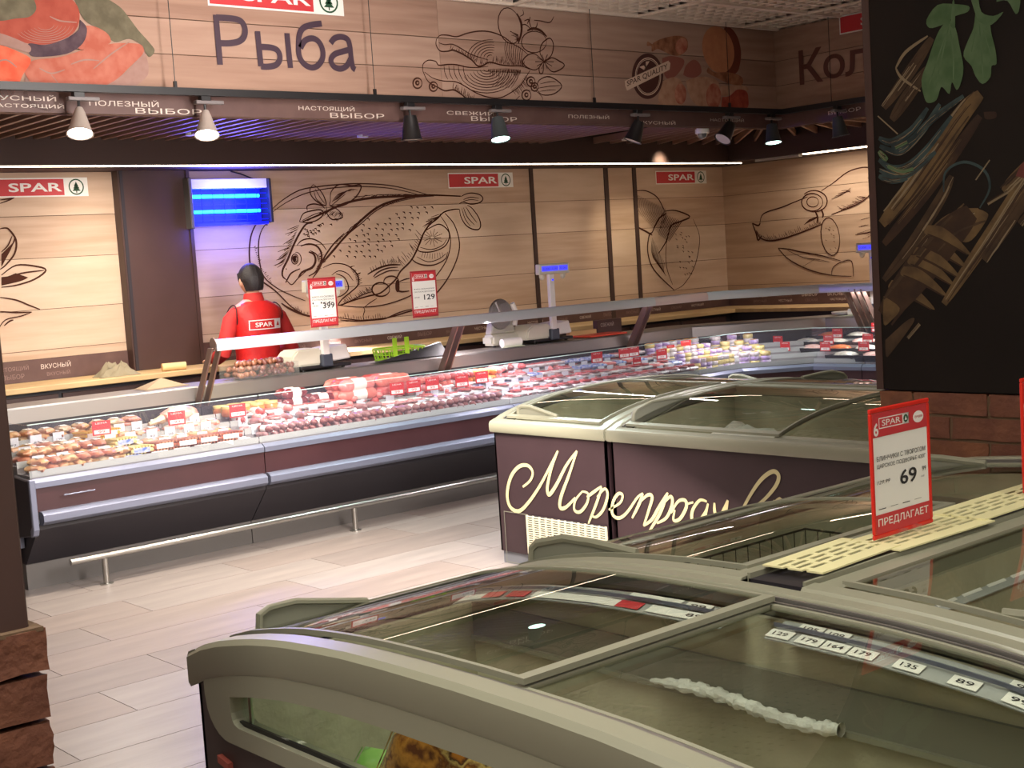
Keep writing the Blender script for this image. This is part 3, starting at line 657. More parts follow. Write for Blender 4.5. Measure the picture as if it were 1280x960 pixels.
g.mi = 7; shape(g, Q, [(430,340),(500,320),(600,345),(600,400),(540,480),(470,500),(440,430)], .0022); shape(g, Q, [(600,470),(620,400),(680,350),(730,380),(745,450),(700,490),(640,490)], .0024)
g.mi = 3; shape(g, Q, [(440,520),(520,490),(590,530),(600,690),(560,710),(440,700),(400,660)], .0024); shape(g, Q, [(620,520),(700,490),(800,490),(880,530),(890,640),(860,740),(760,748),(660,660)], .0028); shape(g, Q, [(400,700),(470,690),(560,700),(615,725),(600,745),(440,745),(380,735)], .0030)
g.mi = 4; shape(g, Q, ellp(578, 625, 46, 84)[:-1], .0030); shape(g, Q, ellp(842, 645, 60, 105)[:-1], .0034)
g.mi = 3; shape(g, Q, [(900,560),(1000,555),(1090,560),(1110,600),(900,640)], .0032)
g.mi = 5; shape(g, Q, [(910,650),(970,640),(1030,590),(1100,600),(1120,660),(1100,745),(920,755)], .0036)
fpr(g, 'cold_cuts_picture', mq)
# salmon steaks picture at the left
T = cropX(0, 0, 5.333, -6.998)
ms = [mm('salmon_print', (170, 90, 72), (182, 112, 94)), mm('salmon_bright_print', (210, 84, 58), (218, 108, 80)), mm('fish_skin_print', (66, 48, 58), (90, 72, 78)), mm('herb_print', (92, 86, 68), (112, 104, 84)), mm('fish_pale_print', (150, 116, 106), (160, 128, 118)), mm('salmon_steak_print', (166, 82, 66), (152, 68, 54))]
g = G()
g.mi = 3; shape(g, T, [(470,-60),(640,-40),(790,40),(860,120),(920,200),(1000,290),(1030,340),(990,380),(940,300),(860,260),(760,280),(680,200),(560,130)], .0020, 5)
g.mi = 0; shape(g, T, [(560,170),(640,180),(720,230),(730,290),(600,320),(520,320)], .0022); shape(g, T, [(590,320),(760,290),(900,290),(950,310),(950,360),(860,450),(760,540),(600,605),(430,610),(240,570),(170,500),(170,450),(230,400),(400,380)], .0026)
g.mi = 4; shape(g, T, [(950,310),(985,420),(970,520),(800,620),(600,612),(740,550),(880,440)], .0024); shape(g, T, [(170,510),(200,560),(190,640),(250,690),(350,730),(300,740),(170,690),(150,620)], .0030, 4)
g.mi = 2; shape(g, T, [(200,550),(300,590),(420,600),(480,680),(560,700),(500,740),(360,725),(230,690),(195,620)], .0028); shape(g, T, [(530,130),(578,190),(550,290),(440,360),(240,380),(190,350),(190,290),(300,300),(430,260),(520,200)], .0034)
g.mi = 5; shape(g, T, [(-150,60),(0,40),(220,-10),(400,-40),(500,20),(530,110),(500,210),(420,265),(300,298),(160,285),(0,230),(-150,190)], .0032)
g.mi = 4; shape(g, T, [(-100,215),(0,222),(130,270),(200,310),(190,350),(90,320),(-60,280)], .0036)
g.mi = 1; shape(g, T, [(-120,300),(0,302),(120,345),(205,400),(150,500),(100,610),(30,665),(-120,680)], .0030)
g.mi = 3; shape(g, T, [(-80,-60),(160,-60),(240,40),(200,110),(100,125),(0,140),(-100,120)], .0038, 5)
g.mi = 4
for p in ([(260,455),(340,490),(430,465)], [(340,500),(390,560)], [(470,430),(560,400),(660,405)], [(620,460),(740,360),(860,280)], [(330,110),(400,140),(510,150)], [(-40,420),(40,400),(110,450)]): FAS.stroke(g, cr(T(p)), .008, .004)
for k in range(7): FAS.stroke(g, T(ellp(300, 160, 60+k*26, 40+k*14, 0, 10, 150, 12)), .003, .004)
fpr(g, 'salmon_picture', ms)

# ================================================================== MEAT COUNTER
CP = [(-7.4, 2.87), (-7.4, 4.33), (-7.4, 6.40), (-7.4, 8.45), (-7.4, 8.95), (-7.05, 9.42), (-6.6, 9.45), (-4.9, 9.45), (-2.9, 9.45)]
CM = []
for i, p in enumerate(CP):
    p = Vector(p); a = (p-Vector(CP[i-1])).normalized() if i else None; b = (Vector(CP[i+1])-p).normalized() if i < len(CP)-1 else None
    na = Vector((-a.y, a.x)) if a else None; nb = Vector((-b.y, b.x)) if b else None
    if na is None: m_ = nb
    elif nb is None: m_ = na
    else: m_ = (na+nb).normalized(); m_ = m_/max(m_.dot(na), .5)
    CM.append(m_)
def cp(i, d, z, sh=0):
    p = Vector(CP[i])+CM[i]*d
    if sh:
        k = min(max(i, 0), len(CP)-2); t = (Vector(CP[k+1])-Vector(CP[k])).normalized() if sh > 0 else (Vector(CP[i])-Vector(CP[i-1])).normalized()
        p = p+t*sh
    return Vector((p.x, p.y, z))
def csweep(g, i0, i1, sec, gap=.003):
    n = len(sec); vs = []
    for i in range(i0, i1+1):
        sh = gap if i == i0 else (-gap if i == i1 else 0)
        vs += [cp(i, d, z, sh) for d, z in sec]
    k = i1-i0
    fs = [(r*n+j, r*n+(j+1) % n, (r+1)*n+(j+1) % n, (r+1)*n+j) for r in range(k) for j in range(n)] + [list(range(n))[::-1], list(range(k*n, (k+1)*n))]
    return g.add(vs, fs)
def rectsec(d0, d1, z0, z1): return [(d0, z0), (d1, z0), (d1, z1), (d0, z1)]
m_price = mat('white_price_card', (214, 218, 228), .6)
m_deck = mat('grey_display_deck', (140, 136, 138), .4)
MODS = [(0, 1, 'dark counter section nearest the left pillar, smoked fish inside, no rail above'),
        (1, 2, 'dark counter section with pink boiled sausages below the two red price signs'),
        (2, 3, 'dark counter section half hidden behind the lettered freezer, salami and sliced packs inside'),
        (3, 6, 'curved corner counter section joining the two runs of the meat counter'),
        (6, 8, 'maroon fronted counter section against the side wall with black salad trays')]
def fsm(i0, i1, n):
    """positions along the front line between two path points"""
    a = Vector(CP[i0]); b = Vector(CP[i1]); L = (b-a).length; t = (b-a)/L; nn = Vector((-t.y, t.x)); return a, t, nn, L
counters = []
for i0, i1, lab in MODS:
    c = thing('meat_counter', lab, 'counter', ((CP[i0][0]+CP[i1][0])/2-.4, (CP[i0][1]+CP[i1][1])/2, 0), 'sections of the refrigerated meat counter'); counters.append(c)
    side = i0 >= 3
    g = G(); csweep(g, i0, i1, rectsec(.25, 1.05, 0, .15)); g.build('kick_plate', m_kick, c, world=True)
    g = G(); csweep(g, i0, i1, [(.24, .15), (.03, .37), (.03, .40), (1.12, .40), (1.12, .15)]); g.build('lower_panel', m_dark, c, world=True)
    g = G(); csweep(g, i0, i1, rectsec(.02, .05, .47, .605)); g.build('front_panel', m_maroon, c, world=True)
    g = G(); csweep(g, i0, i1, [(.03, .395), (-.015, .40), (-.035, .42), (-.035, .455), (-.015, .472), (.03, .475)], gap=.02 if i0 == 0 else .001); g.build('bumper', m_alu, c, world=True, smooth=True)
    g = G(); csweep(g, i0, i1, [(.01, .605), (.05, .605), (.05, .655), (.035, .655), (.01, .635)]); g.build('front_trim', m_alu, c, world=True)
    g = G(); csweep(g, i0, i1, rectsec(.05, 1.12, .40, .62)); g.build('tank', m_counterin, c, world=True)
    for k in range(4):
        g = G(); csweep(g, i0, i1, rectsec(.07+.175*k, .07+.175*(k+1)-.002, .62, .67+.04*k)); g.build('display_step', m_deck, c, world=True)
        g = G(); csweep(g, i0, i1, [(.068+.175*k, .66+.04*k), (.070+.175*k, .66+.04*k), (.074+.175*k, .697+.04*k), (.071+.175*k, .697+.04*k)]); pr = g.build('price_rail', m_cardg, c, world=True)
    g = G(); csweep(g, i0, i1, rectsec(.785, .80, .62, .90)); g.build('inner_back', m_dark, c, world=True)
    g = G(); csweep(g, i0, i1, [(.79, .90), (.79, .985), (.80, .995), (1.14, .995), (1.14, .965), (.86, .965), (.84, .90)]); g.build('rear_deck', m_steeld, c, world=True)
    g = G(); csweep(g, i0, i1, rectsec(1.12, 1.14, .05, .965)); g.build('rear_panel', m_dark, c, world=True)
    # low front glass, its bright top edge
    g = G(); csweep(g, i0, i1, [(.048, .655), (.056, .655), (.046, .955), (.038, .955)], gap=.006)
    gl = g.build('front_glass', m_glass, c, world=True)
    g = G(); csweep(g, i0, i1, rectsec(.037, .047, .955, .959), gap=.006); g.build('glass_top_edge', m_gedge, gl, world=True)
# left end of the run
c = counters[0]
ep = [(.0, .655), (.0, .40), (.02, .345), (.06, .335), (.30, .30), (.30, .14), (1.12, .14), (1.12, .995), (.80, .995), (.78, .70), (.06, .655)]
G().prism([(-7.4-d, 2.835, z) for d, z in ep], (0, .03, 0)).build('end_panel', m_dark, c, world=True, bev=.006)
G().prism([(-7.38, 2.832, .66), (-7.38, 2.832, .38), (-7.395, 2.832, .345), (-7.43, 2.832, .335), (-7.43, 2.832, .375), (-7.405, 2.832, .40), (-7.405, 2.832, .66)], (0, .035, 0)).build('end_trim', m_alu, c, world=True, bev=.004)
G().box(-7.66, -7.62, 2.832, 2.868, .25, .335).build('end_foot', m_alu, c, world=True, bev=.004)
G().prism([(-7.45, 2.875, .66), (-8.1, 2.875, .72), (-8.1, 2.875, .955), (-7.44, 2.875, .955)], (0, .006, 0)).build('side_glass', m_glass, c, world=True)
g = G().tube([(-7.374, 3.02+k*.012, .552+.002*math.sin(k*1.7)) for k in range(16)], .003, 5); g.box(-7.378, -7.374, 3.02, 3.20, .548, .553); g.build('maker_script', m_alu, c, world=True)
# foot rail
fr = thing('foot_rail', 'polished steel foot rail on short posts along the base of the meat counter', 'rail', (-7.4, 3.23, 0))
G().tube([(-7.4, 3.03, .165), (-7.4, 8.6, .165)], .019, 12).build('rail_tube', m_steel, fr, world=True, smooth=True)
for y in (3.23, 4.95, 6.67, 8.4):
    q = G().lathe([(.038, 0), (.038, .006), (.018, .008), (.018, .15)], (-7.4, y, 0), 14).build('post', m_steel, fr, world=True, smooth=True)
# raised rail with slanted arms
hr = thing('serving_rail', 'long pale metal rail raised on slanted brown arms over the meat counter', 'rail', (-7.93, 4.31, .99))
def hsec(i0, i1, nm, m, sh0=0):
    g = G(); sec = [(.50, 1.27), (.502, 1.228), (.508, 1.228), (.515, 1.25), (.56, 1.245), (.575, 1.26), (.57, 1.29), (.545, 1.302), (.515, 1.298)]
    n = len(sec); vs = []
    for i in range(i0, i1+1):
        for d, z in sec:
            p = cp(i, d, z)
            if i == i0 and sh0: p.y += sh0
            vs.append(p)
    k = i1-i0; g.add(vs, [(r*n+j, r*n+(j+1) % n, (r+1)*n+(j+1) % n, (r+1)*n+j) for r in range(k) for j in range(n)] + [list(range(n))[::-1], list(range(k*n, (k+1)*n))])
    return g.build(nm, m, hr, world=True, smooth=True)
m_rail = mat('silver_rail', (196, 200, 206), .35, .3); hsec(1, 3, 'rail_profile', m_rail); hsec(3, 4, 'rail_profile', mat('pinkish_rail', (206, 190, 192), .35, .4)); hsec(4, 8, 'rail_profile', m_rail)
m_arm = mat('bronze_arm', (112, 92, 84), .4, .4)
def arm(x0, y0, x1, y1, w=.03):
    t = Vector((x1-x0, y1-y0, 0)); n = Vector((-t.y, t.x, 0)).normalized()*w
    for s in (-1, 1):
        a = Vector((x0, y0, .86)); b = Vector((x1, y1, 1.25)); q = n*s*.8
        G().prism([a+q, a+q+Vector((x1-x0, y1-y0, 0)).normalized()*.07, b+q+Vector((x1-x0, y1-y0, 0)).normalized()*.05, b+q-Vector((x1-x0, y1-y0, 0)).normalized()*.01], n*.45*s).build('arm', m_arm, hr, world=True, bev=.002)
for y in (4.33, 6.36, 8.40): arm(-8.21, y, -7.95, y)
arm(-7.05, 10.24, -7.05, 9.97); arm(-6.93, 10.24, -6.93, 9.97)
G().lathe([(.002, 0), (.04, 0), (.04, .004), (.002, .004)], n=12, M=Matrix.Rotation(math.pi/2, 3, 'X'), c=(-7.94, 4.325, 1.275)).build('rail_end_cap', m_arm, hr, world=True)
G().box(-7.955, -7.925, 4.36, 8.9, 1.240, 1.246).build('led_strip', mat('meat_led', (255, 232, 236), .5, emit=(255, 226, 232), estr=3), hr, world=True)
area('counter_light', (-7.935, 6.6, 1.238), .02, 28, (1, .90, .94), aim=(.05, 0, -1), sy=4.4, spread=170)
area('counter_light', (-5.5, 9.985, 1.238), 3.0, 24, (1, .95, .95), aim=(0, -.05, -1), sy=.02, spread=170)
area('counter_light', (-7.45, 8.9, 1.15), .3, 5, (1, .9, .96), aim=(0, 0, -1), sy=.5)
area('counter_light', (-7.95, 3.6, 1.9), .3, 9, (1, .96, .92), aim=(.2, 0, -1), sy=1.2)

# ------------------------------------------------------------------ price signs
m_redr = mat('dull_red_frame', (168, 44, 54), .4)
def price_sign(name, label, loc, rz, w, h, lines, price, cents, foot='clip', group=None, partial=False):
    """red framed sign; local x right, z up, reader on -y"""
    s = thing(name, label, 'price sign', loc, group, rz)
    t = .012
    g = G().box(-w/2, w/2, -.004, .004, 0, t).box(-w/2, w/2, -.004, .004, h-t, h).box(-w/2, -w/2+t, -.004, .004, t, h-t).box(w/2-t, w/2, -.004, .004, t, h-t)
    g.build('frame', m_redr if foot == 'rail' else m_redf, s, bev=.0025)
    G().box(-w/2+t, w/2-t, -.001, .003, t, h-t).build('sheet', m_card, s)
    PL = Plane((0, -.0015, 0), (1, 0, 0), (0, 0, 1), (0, -1, 0))
    a, b = -w/2+t, w/2-t; H = h-2*t; z0 = t; z1 = h-t
    r = G(); PL.rect(r, a, z0, b, z0+H*.16); r.build('red_band', m_redd, s, flat2d=True)
    r = G(); PL.rect(r, a, z0+H*.80, b, z1); r.build('red_band', m_redd, s, flat2d=True)
    g = G(); PL.text(g, 'ПРЕДЛАГАЕТ', a+.008, z0+H*.05, b-.008, z0+H*.125, .0012, .012)
    PL.frame(g, a+w*.10, z0+H*.865, a+w*.60, z0+H*.955, .0025, .0012)
    PL.text(g, 'SPAR', a+w*.15, z0+H*.885, a+w*.46, z0+H*.935, .0012, .01); PL.rect(g, a+w*.49, z0+H*.868, a+w*.60, z0+H*.952, .0012)
    PL.text(g, '6', a+.003, z0+H*.81, a+w*.09, z0+H*.92, .0012, .03)
    PL.ell(g, a+w*.76, z0+H*.90, w*.09, H*.05, .0012)
    g.mi = 1; PL.ell(g, a+w*.545, z0+H*.91, w*.04, H*.034, .0016, 12); g.mi = 0; PL.poly(g, [(a+w*.525, z0+H*.895), (a+w*.565, z0+H*.895), (a+w*.545, z0+H*.93)], .0018)
    g.mi = 2; PL.text(g, 'лучшая', a+w*.69, z0+H*.885, a+w*.83, z0+H*.912, .0016, shear=.2)
    g.build('white_print', [m_txtw, m_green, m_redd], s, flat2d=True)
    g = G()
    for k, l in enumerate(lines): PL.text(g, l, a+.012, z0+H*(.60-.065*k), b-.012, z0+H*(.64-.065*k), .0012)
    PL.text(g, price, a+w*.42, z0+H*.36, a+w*(.42+.14*len(price)), z0+H*.485, .0012, .015); PL.text(g, cents, a+w*.80, z0+H*.43, b-.012, z0+H*.47, .0012)
    PL.text(g, '129.99', a+.010, z0+H*.41, a+w*.25, z0+H*.44, .0012, shear=.3); PL.text(g, 'за шт', a+w*.78, z0+H*.38, b-.02, z0+H*.395, .0012)
    for k in range(4): PL.rect(g, a+.012+k*w*.2, z0+H*(.20+.004*(k % 2)), a+.012+k*w*.2+w*.12, z0+H*.207, .0012)
    g.build('black_print', m_txt, s, flat2d=True)
    if foot == 'clip':
        G().box(-.03, -.01, -.02, .02, -.004, .012).build('clear_clip', m_clear, s); G().box(.03, .05, -.02, .02, -.004, .012).build('clear_clip', m_clear, s)
    else:
        G().box(-w/2+.01, w/2-.01, -.012, .012, -.016, .002).build('clear_clip', m_clear, s)
    return s
price_sign('price_sign', 'red framed price sign reading 399 standing on the rail before the left scale', (-7.93, 5.18, 1.318), math.pi/2, .225, .335, ['МЯСО КУСКОВОЕ', 'ОХЛАЖДЕННОЕ', '1 КГ'], '399', '00', 'rail', 'price signs on the serving rail')
price_sign('price_sign', 'red framed price sign reading 129 standing on the rail beyond the left scale', (-7.93, 6.05, 1.318), math.pi/2, .235, .335, ['ФАРШ ДОМАШНИЙ', 'ОХЛАЖДЕННЫЙ'], '129', '99', 'rail', 'price signs on the serving rail')
price_sign('price_sign', 'large red framed price sign reading 69 clipped to the cream grille between freezers', (-1.955, 2.955, .952), math.pi/2+.0, .262, .325, ['БЛИНЧИКИ С ТВОРОГОМ', 'ЦАРСКОЕ ПОДВОРЬЕ 420Г'], '69', '99', 'clip', 'price signs on the freezer island')
price_sign('price_sign', 'red framed price sign cut off by the right edge of the picture', (-1.955, 3.68, .952), math.pi/2, .262, .325, ['ПЕЛЬМЕНИ', 'СЛИВОЧНЫЕ 800Г'], '99', '99', 'clip', 'price signs on the freezer island')

# ------------------------------------------------------------------ scales on the rear deck
def scale(label, loc, rz):
    s = thing('counter_scale', label, 'scale', loc, 'weighing scales on the meat counter', rz)
    G().prism([(-.27, -.14, .035), (-.26, -.15, .11), (-.22, -.16, .155), (-.02, -.16, .155), (-.02, -.15, .035)], (0, .22, 0)).build('printer_housing', m_scale, s, bev=.012, seg=2)
    G().prism([(-.01, -.14, .045), (.02, -.15, .15), (.20, -.15, .165), (.24, -.14, .06)], (0, .20, 0)).build('side_housing', m_white, s, bev=.008)
    G().box(-.21, .22, -.17, .15, .01, .035).build('base', m_black, s, bev=.006)
    for x in (-.17, .17):
        for y in (-.13, .11): G().lathe([(.014, 0), (.014, .012)], (x, y, 0), 8).build('foot', m_black, s)
    G().box(-.04, .05, -.195, -.15, .02, .11).build('pole_foot', mat('slate_plastic', (58, 64, 76), .5), s, bev=.008)
    G().box(-.03, .03, -.19, -.155, .10, .56).build('pole', m_white, s, bev=.006)
    G().box(-.004, .018, -.192, -.189, .50, .515).build('maker_badge', m_lcd, s)
    h = G().prism([(-.15, -.205, .555), (.19, -.205, .555), (.185, -.205, .64), (-.145, -.205, .64)], (0, .05, 0)).build('display_head', m_scale, s, bev=.006)
    G().box(-.12, .06, -.2085, -.204, .58, .622).build('lcd_window', m_lcd, h); G().box(.07, .165, -.2085, -.204, .58, .622).build('lcd_window', m_lcd, h)
    g = G(); PL = Plane((0, -.209, 0), (1, 0, 0), (0, 0, 1), (0, -1, 0)); PL.text(g, '0.000  0.00', -.11, .592, .05, .608, .0005); PL.text(g, '0.00', .08, .592, .15, .608, .0005)
    g.build('digits', mat('lcd_digit', (30, 30, 90), .5), h, flat2d=True)
    for x in (-.10, .13): G().ball((x, -.18, .545), .028, .02, .035, 8, 5).build('head_bracket', m_scale, s, smooth=True)
    return s
scale('white label scale behind the 399 price sign, its blue display half covered', (-8.43, 5.38, .998), math.pi/2)
scale('white label scale with tall pole and clear view of its blue display, beside the slicer', (-8.43, 7.60, .998), math.pi/2)
scale('white label scale on the side run at the right, partly behind the picture pillar', (-7.0, 10.44, .998), .0)
# slicer behind the middle scale
s = thing('meat_slicer', 'grey slicing machine with clear guard behind the middle scale', 'slicer', (-8.42, 7.22, .998), rz=math.pi/2)
G().box(-.16, .14, -.02, .12, .012, .10).build('base', m_scale, s, bev=.02, seg=2)
for x in (-.13, .11): G().box(x, x+.02, 0, .02, 0, .014).build('foot', m_black, s)
G().lathe([(.12, 0), (.125, .004), (.12, .012)], (-.03, .02, .26), 24, M=Matrix.Rotation(math.pi/2, 3, 'X')).build('blade', m_steel, s, smooth=True)
G().prism([(-.15, 0, .12), (-.12, 0, .33), (.06, 0, .36), (.10, 0, .12)], (0, -.012, 0)).build('blade_guard', m_clear, s)
G().tube([(-.10, -.02, .36), (-.03, -.03, .20)], .010, 8).build('carriage_handle', m_steel, s, smooth=True)
G().prism([(-.14, .02, .10), (.13, .02, .10), (.09, .02, .24), (-.10, .02, .22)], (0, .08, 0)).build('motor_housing', m_scale, s, bev=.01)
G().tube([(.10, .0, .16), (.12, -.01, .26), (.08, -.01, .34)], .022, 8).build('end_knob', m_white, s, smooth=True)

# ------------------------------------------------------------------ small things on the decks and the ledge
s = thing('shopping_basket', 'lime green plastic basket with dark bags lying behind the serving rail', 'basket', (-8.36, 6.10, .998), rz=math.pi/2-.1); s.scale = (.86, .86, .86)
m_lime = mat('lime_plastic', (150, 200, 40), .4)
g = G(); 
def bk_(u, v): a = u*2*math.pi; r = 1+.12*v; return (.20*r*math.copysign(abs(math.cos(a))**.5, math.cos(a)), .12*r*math.copysign(abs(math.sin(a))**.5, math.sin(a)), .005+.10*v)
g.tube([bk_(k/24, 1) for k in range(25)], .008, 6, cap=False); g.tube([bk_(k/24, .05) for k in range(25)], .007, 6, cap=False); g.tube([bk_(k/24, .5) for k in range(25)], .005, 6, cap=False)
g.build('rim', m_lime, s, smooth=True)
for k in range(20): G().tube([bk_(k/20, .05), bk_(k/20, 1)], .006, 5).build('slat', m_lime, s)
G().prism([(-.19, -.11, .0), (.19, -.11, .0), (.19, .11, .0), (-.19, .11, .0)], (0, 0, .006)).build('floor', m_lime, s)
for x in (-.14, -.02): G().box(x, x+.045, -.145, -.135, .02, .20).build('handle_strap', m_lime, s, bev=.003)
tag(G().add([(-8.26, 5.75, 1.0), (-8.30, 6.45, 1.0), (-8.2, 6.45, 1.0), (-8.2, 5.75, 1.0), (-8.26, 5.80, 1.005), (-8.30, 6.42, 1.10), (-8.25, 6.42, 1.10), (-8.23, 5.80, 1.005)], [(0, 1, 2, 3), (4, 7, 6, 5), (0, 4, 5, 1), (1, 5, 6, 2), (2, 6, 7, 3), (3, 7, 4, 0)]).build('black_folder', m_blackp, bev=.003), 'long dark wedge of folded film in front of the lime green basket', 'folder')
def roll(label, loc, rz, r=.035, L=.18):
    s = thing('paper_roll', label, 'roll', loc, rz=rz)
    M = Matrix.Rotation(math.pi/2, 3, 'Y')
    G().lathe([(r, -L/2), (r, L/2)], (0, 0, r), 16, M=M).build('paper', m_white, s, smooth=True)
    G().lathe([(r*.4, L/2-.001), (r*.4, L/2+.004)], (0, 0, r), 10, M=M).build('core_hole', m_black, s)
    G().prism([(-L/2, -r*.6, .004), (-L/2-.06, -r*2.2, .002), (L/2, -r*2.0, .002), (L/2, -r*.6, .004)], (0, 0, .003)).build('loose_end', mat('pale_green_paper', (206, 216, 186), .6), s)
    return s
roll('white roll of wrapping film at the left foot of the middle scale', (-8.29, 7.16, .998), math.pi/2-.1)
roll('white roll of wrapping film at the foot of the right hand scale', (-7.25, 10.35, .998), .2, .03, .14)
tag(G().box(-8.46, -8.22, 7.98, 8.42, .999, 1.014).build('cutting_board', mat('red_board', (214, 76, 52), .5), bev=.004), 'thin red cutting board lying right of the middle scale', 'cutting board')
tag(G().box(-8.52, -8.47, 7.98, 8.30, .999, 1.05).build('wooden_block', m_wax, bev=.004), 'small pale wooden block behind the red cutting board', 'block')
bxm = mat('printed_brown_box', (88, 62, 58), .6)
bx = tag(G().box(-8.535, -8.48, 8.32, 8.62, .999, 1.12).build('carton', bxm, bev=.002), 'dark brown carton behind the rail arm, at the right end of the red board', 'carton')
g = G(); Plane((-8.48, 8.34, 1.0), (0, 1, 0), (0, 0, 1), (1, 0, 0)).text(g, 'СВЕЖИЙ', .02, .06, .18, .10); g.build('lettering', m_bandt, bx, flat2d=True)
# rag heap, roll end and folded paper on the ledge / deck at left
def rag(name, label, loc, sx, sy, sz, m, seed, cat='cloth'):
    rn = random.Random(seed); ph = [rn.uniform(0, 6) for _ in range(6)]
    def f(u, v):
        x = (u-.5)*2; y = (v-.5)*2; r = math.hypot(x, y); h = max(0, 1-r**2)**.6*(.5+.35*math.sin(5*x+ph[0])*math.cos(6*y+ph[1])+.3*math.sin(11*x+9*y+ph[2])*math.cos(8*y-3*x))
        return (x*sx*(1+.1*math.sin(7*y+ph[3])), y*sy*(1+.1*math.sin(6*x+ph[4])), sz*h+.004)
    o = tag(G().sheet(f, 16, 12, (0, 0, -.003)).build(name, m, smooth=True), label, cat); o.location = loc; return o
rag('cleaning_cloth', 'crumpled khaki cleaning cloth on the oak worktop left of the brown column', (-9.62, 4.42, 1.02), .11, .15, .13, m_ragm, 3)
s = thing('bread_roll', 'short beige paper tube lying on the oak worktop beside the brown column', 'tube', (-9.52, 4.84, 1.02), rz=math.pi/2-.25)
G().lathe([(.03, -.09), (.03, .09)], (0, 0, .03), 14, M=Matrix.Rotation(math.pi/2, 3, 'Y')).build('tube_wall', m_wax, s, smooth=True)
G().lathe([(.022, .0885), (.022, .0915)], (0, 0, .03), 12, M=Matrix.Rotation(math.pi/2, 3, 'Y')).build('tube_bore', m_ragm, s)
s.name = 'paper_tube'
tag(G().prism([(-8.52, 4.02, .996), (-8.30, 4.0, .996), (-8.34, 4.34, .996), (-8.52, 4.36, .996)], (0, 0, .003)).add([(-8.5, 4.03, 1.0), (-8.32, 4.02, 1.0), (-8.34, 4.32, 1.0), (-8.5, 4.34, 1.0), (-8.42, 4.18, 1.06)], [(0, 1, 4), (1, 2, 4), (2, 3, 4), (3, 0, 4), (0, 3, 2, 1)]).build('folded_paper', mat('kraft_paper', (150, 128, 100), .8)), 'folded brown paper peaked like a tent on the deck before the first rail arm', 'paper')
tag(G().lathe([(.05, 0), (.13, .012), (.135, .03), (.125, .03), (.048, .008)], (-7.55+.12, 10.46, .998), 20).build('white_plate', m_white, smooth=True), 'shallow white plate left of the right hand scale', 'plate')
# heap of small brown sausages in clear tray behind first arm
s = thing('sausage_tray', 'clear tray heaped with small brown sausages on the deck in front of the worker', 'tray', (-8.30, 4.86, .998))
G().box(-.13, .13, -.24, .24, 0, .008).box(-.13, -.125, -.24, .24, .008, .09).box(.125, .13, -.24, .24, .008, .09).box(-.125, .125, -.24, -.235, .008, .09).box(-.125, .125, .235, .24, .008, .09).build('tray_shell', m_clear, s)
mb = [mat('brown_sausage_'+c, v, .3, var=w, vscale=20, coat=.4) for c, v, w in (('a', (128, 78, 66), (100, 56, 50)), ('b', (160, 108, 80), (128, 76, 58)), ('c', (108, 64, 60), (84, 46, 44)))]
prot = [G().ball((0, 0, 0), .021, .017, .017, 8, 5).build('sausage_link', m, s, smooth=True) for m in mb]; fi = set()
for k in range(150):
    x = random.uniform(-.10, .10); y = random.uniform(-.21, .21); lay = k//50
    z = .026+lay*.036+random.uniform(0, .01); 
    if lay == 2 and abs(y) > .17: y *= .7
    i = random.randrange(3) if y > -.1 else 1
    o = prot[i] if i not in fi else prot[i].copy()
    if i in fi: COL.objects.link(o)
    fi.add(i); o.location = (x*(1-.15*lay), y, z); o.rotation_euler = (random.uniform(-1, 1), random.uniform(-1, 1), random.uniform(0, 3)); o.scale = (1.2, 1.1, 1.1)

# ------------------------------------------------------------------ blue insect lamp
s = thing('insect_lamp', 'wall mounted insect lamp with two glowing blue tubes beside the brown column', 'lamp', (-9.95, 5.62, 2.12))
G().box(-.045, .0, -.34, .34, .0, .36).build('back_plate', m_uvback, s)
G().box(.0, .12, -.345, .345, .285, .36).build('top_cover', m_white, s, bev=.004)
G().box(-.04, .14, -.375, -.345, -.03, .37).build('end_cap', m_kick, s, bev=.006); G().box(-.04, .14, .345, .375, -.0, .36).build('end_cap', m_dark, s, bev=.006)
for z in (.225, .105): G().tube([(.05, -.30, z), (.05, .30, z)], .014, 12).build('uv_tube', m_tubeb, s, smooth=True)
for k in range(7): G().box(.095, .099, -.345, .345, .03+k*.042, .034+k*.042).build('guard_wire', m_uvback, s)
for k in range(6): G().box(.095, .099, -.25+k*.1, -.246+k*.1, .02, .285).build('guard_wire', m_uvback, s)
G().box(.0, .10, -.345, .345, -.01, .012).build('catch_tray', m_uvback, s)
area('insect_lamp_light', (-9.82, 5.62, 2.28), .6, 15, (.14, .12, 1), aim=(1, 0, .15), sy=.2, spread=180)
area('insect_lamp_light', (-9.70, 5.62, 2.22), .5, 7, (.10, .12, 1), aim=(-1, 0, 0), sy=.5, spread=180)
tag(G().tube([(-9.97, 5.72, 2.55), (-9.96, 5.80, 2.53), (-9.94, 5.97, 2.46), (-9.93, 5.99, 2.36), (-9.93, 5.995, 2.10)], .006, 6).build('power_cable', m_black, smooth=True), 'thin dark cable running down beside the blue insect lamp', 'cable')

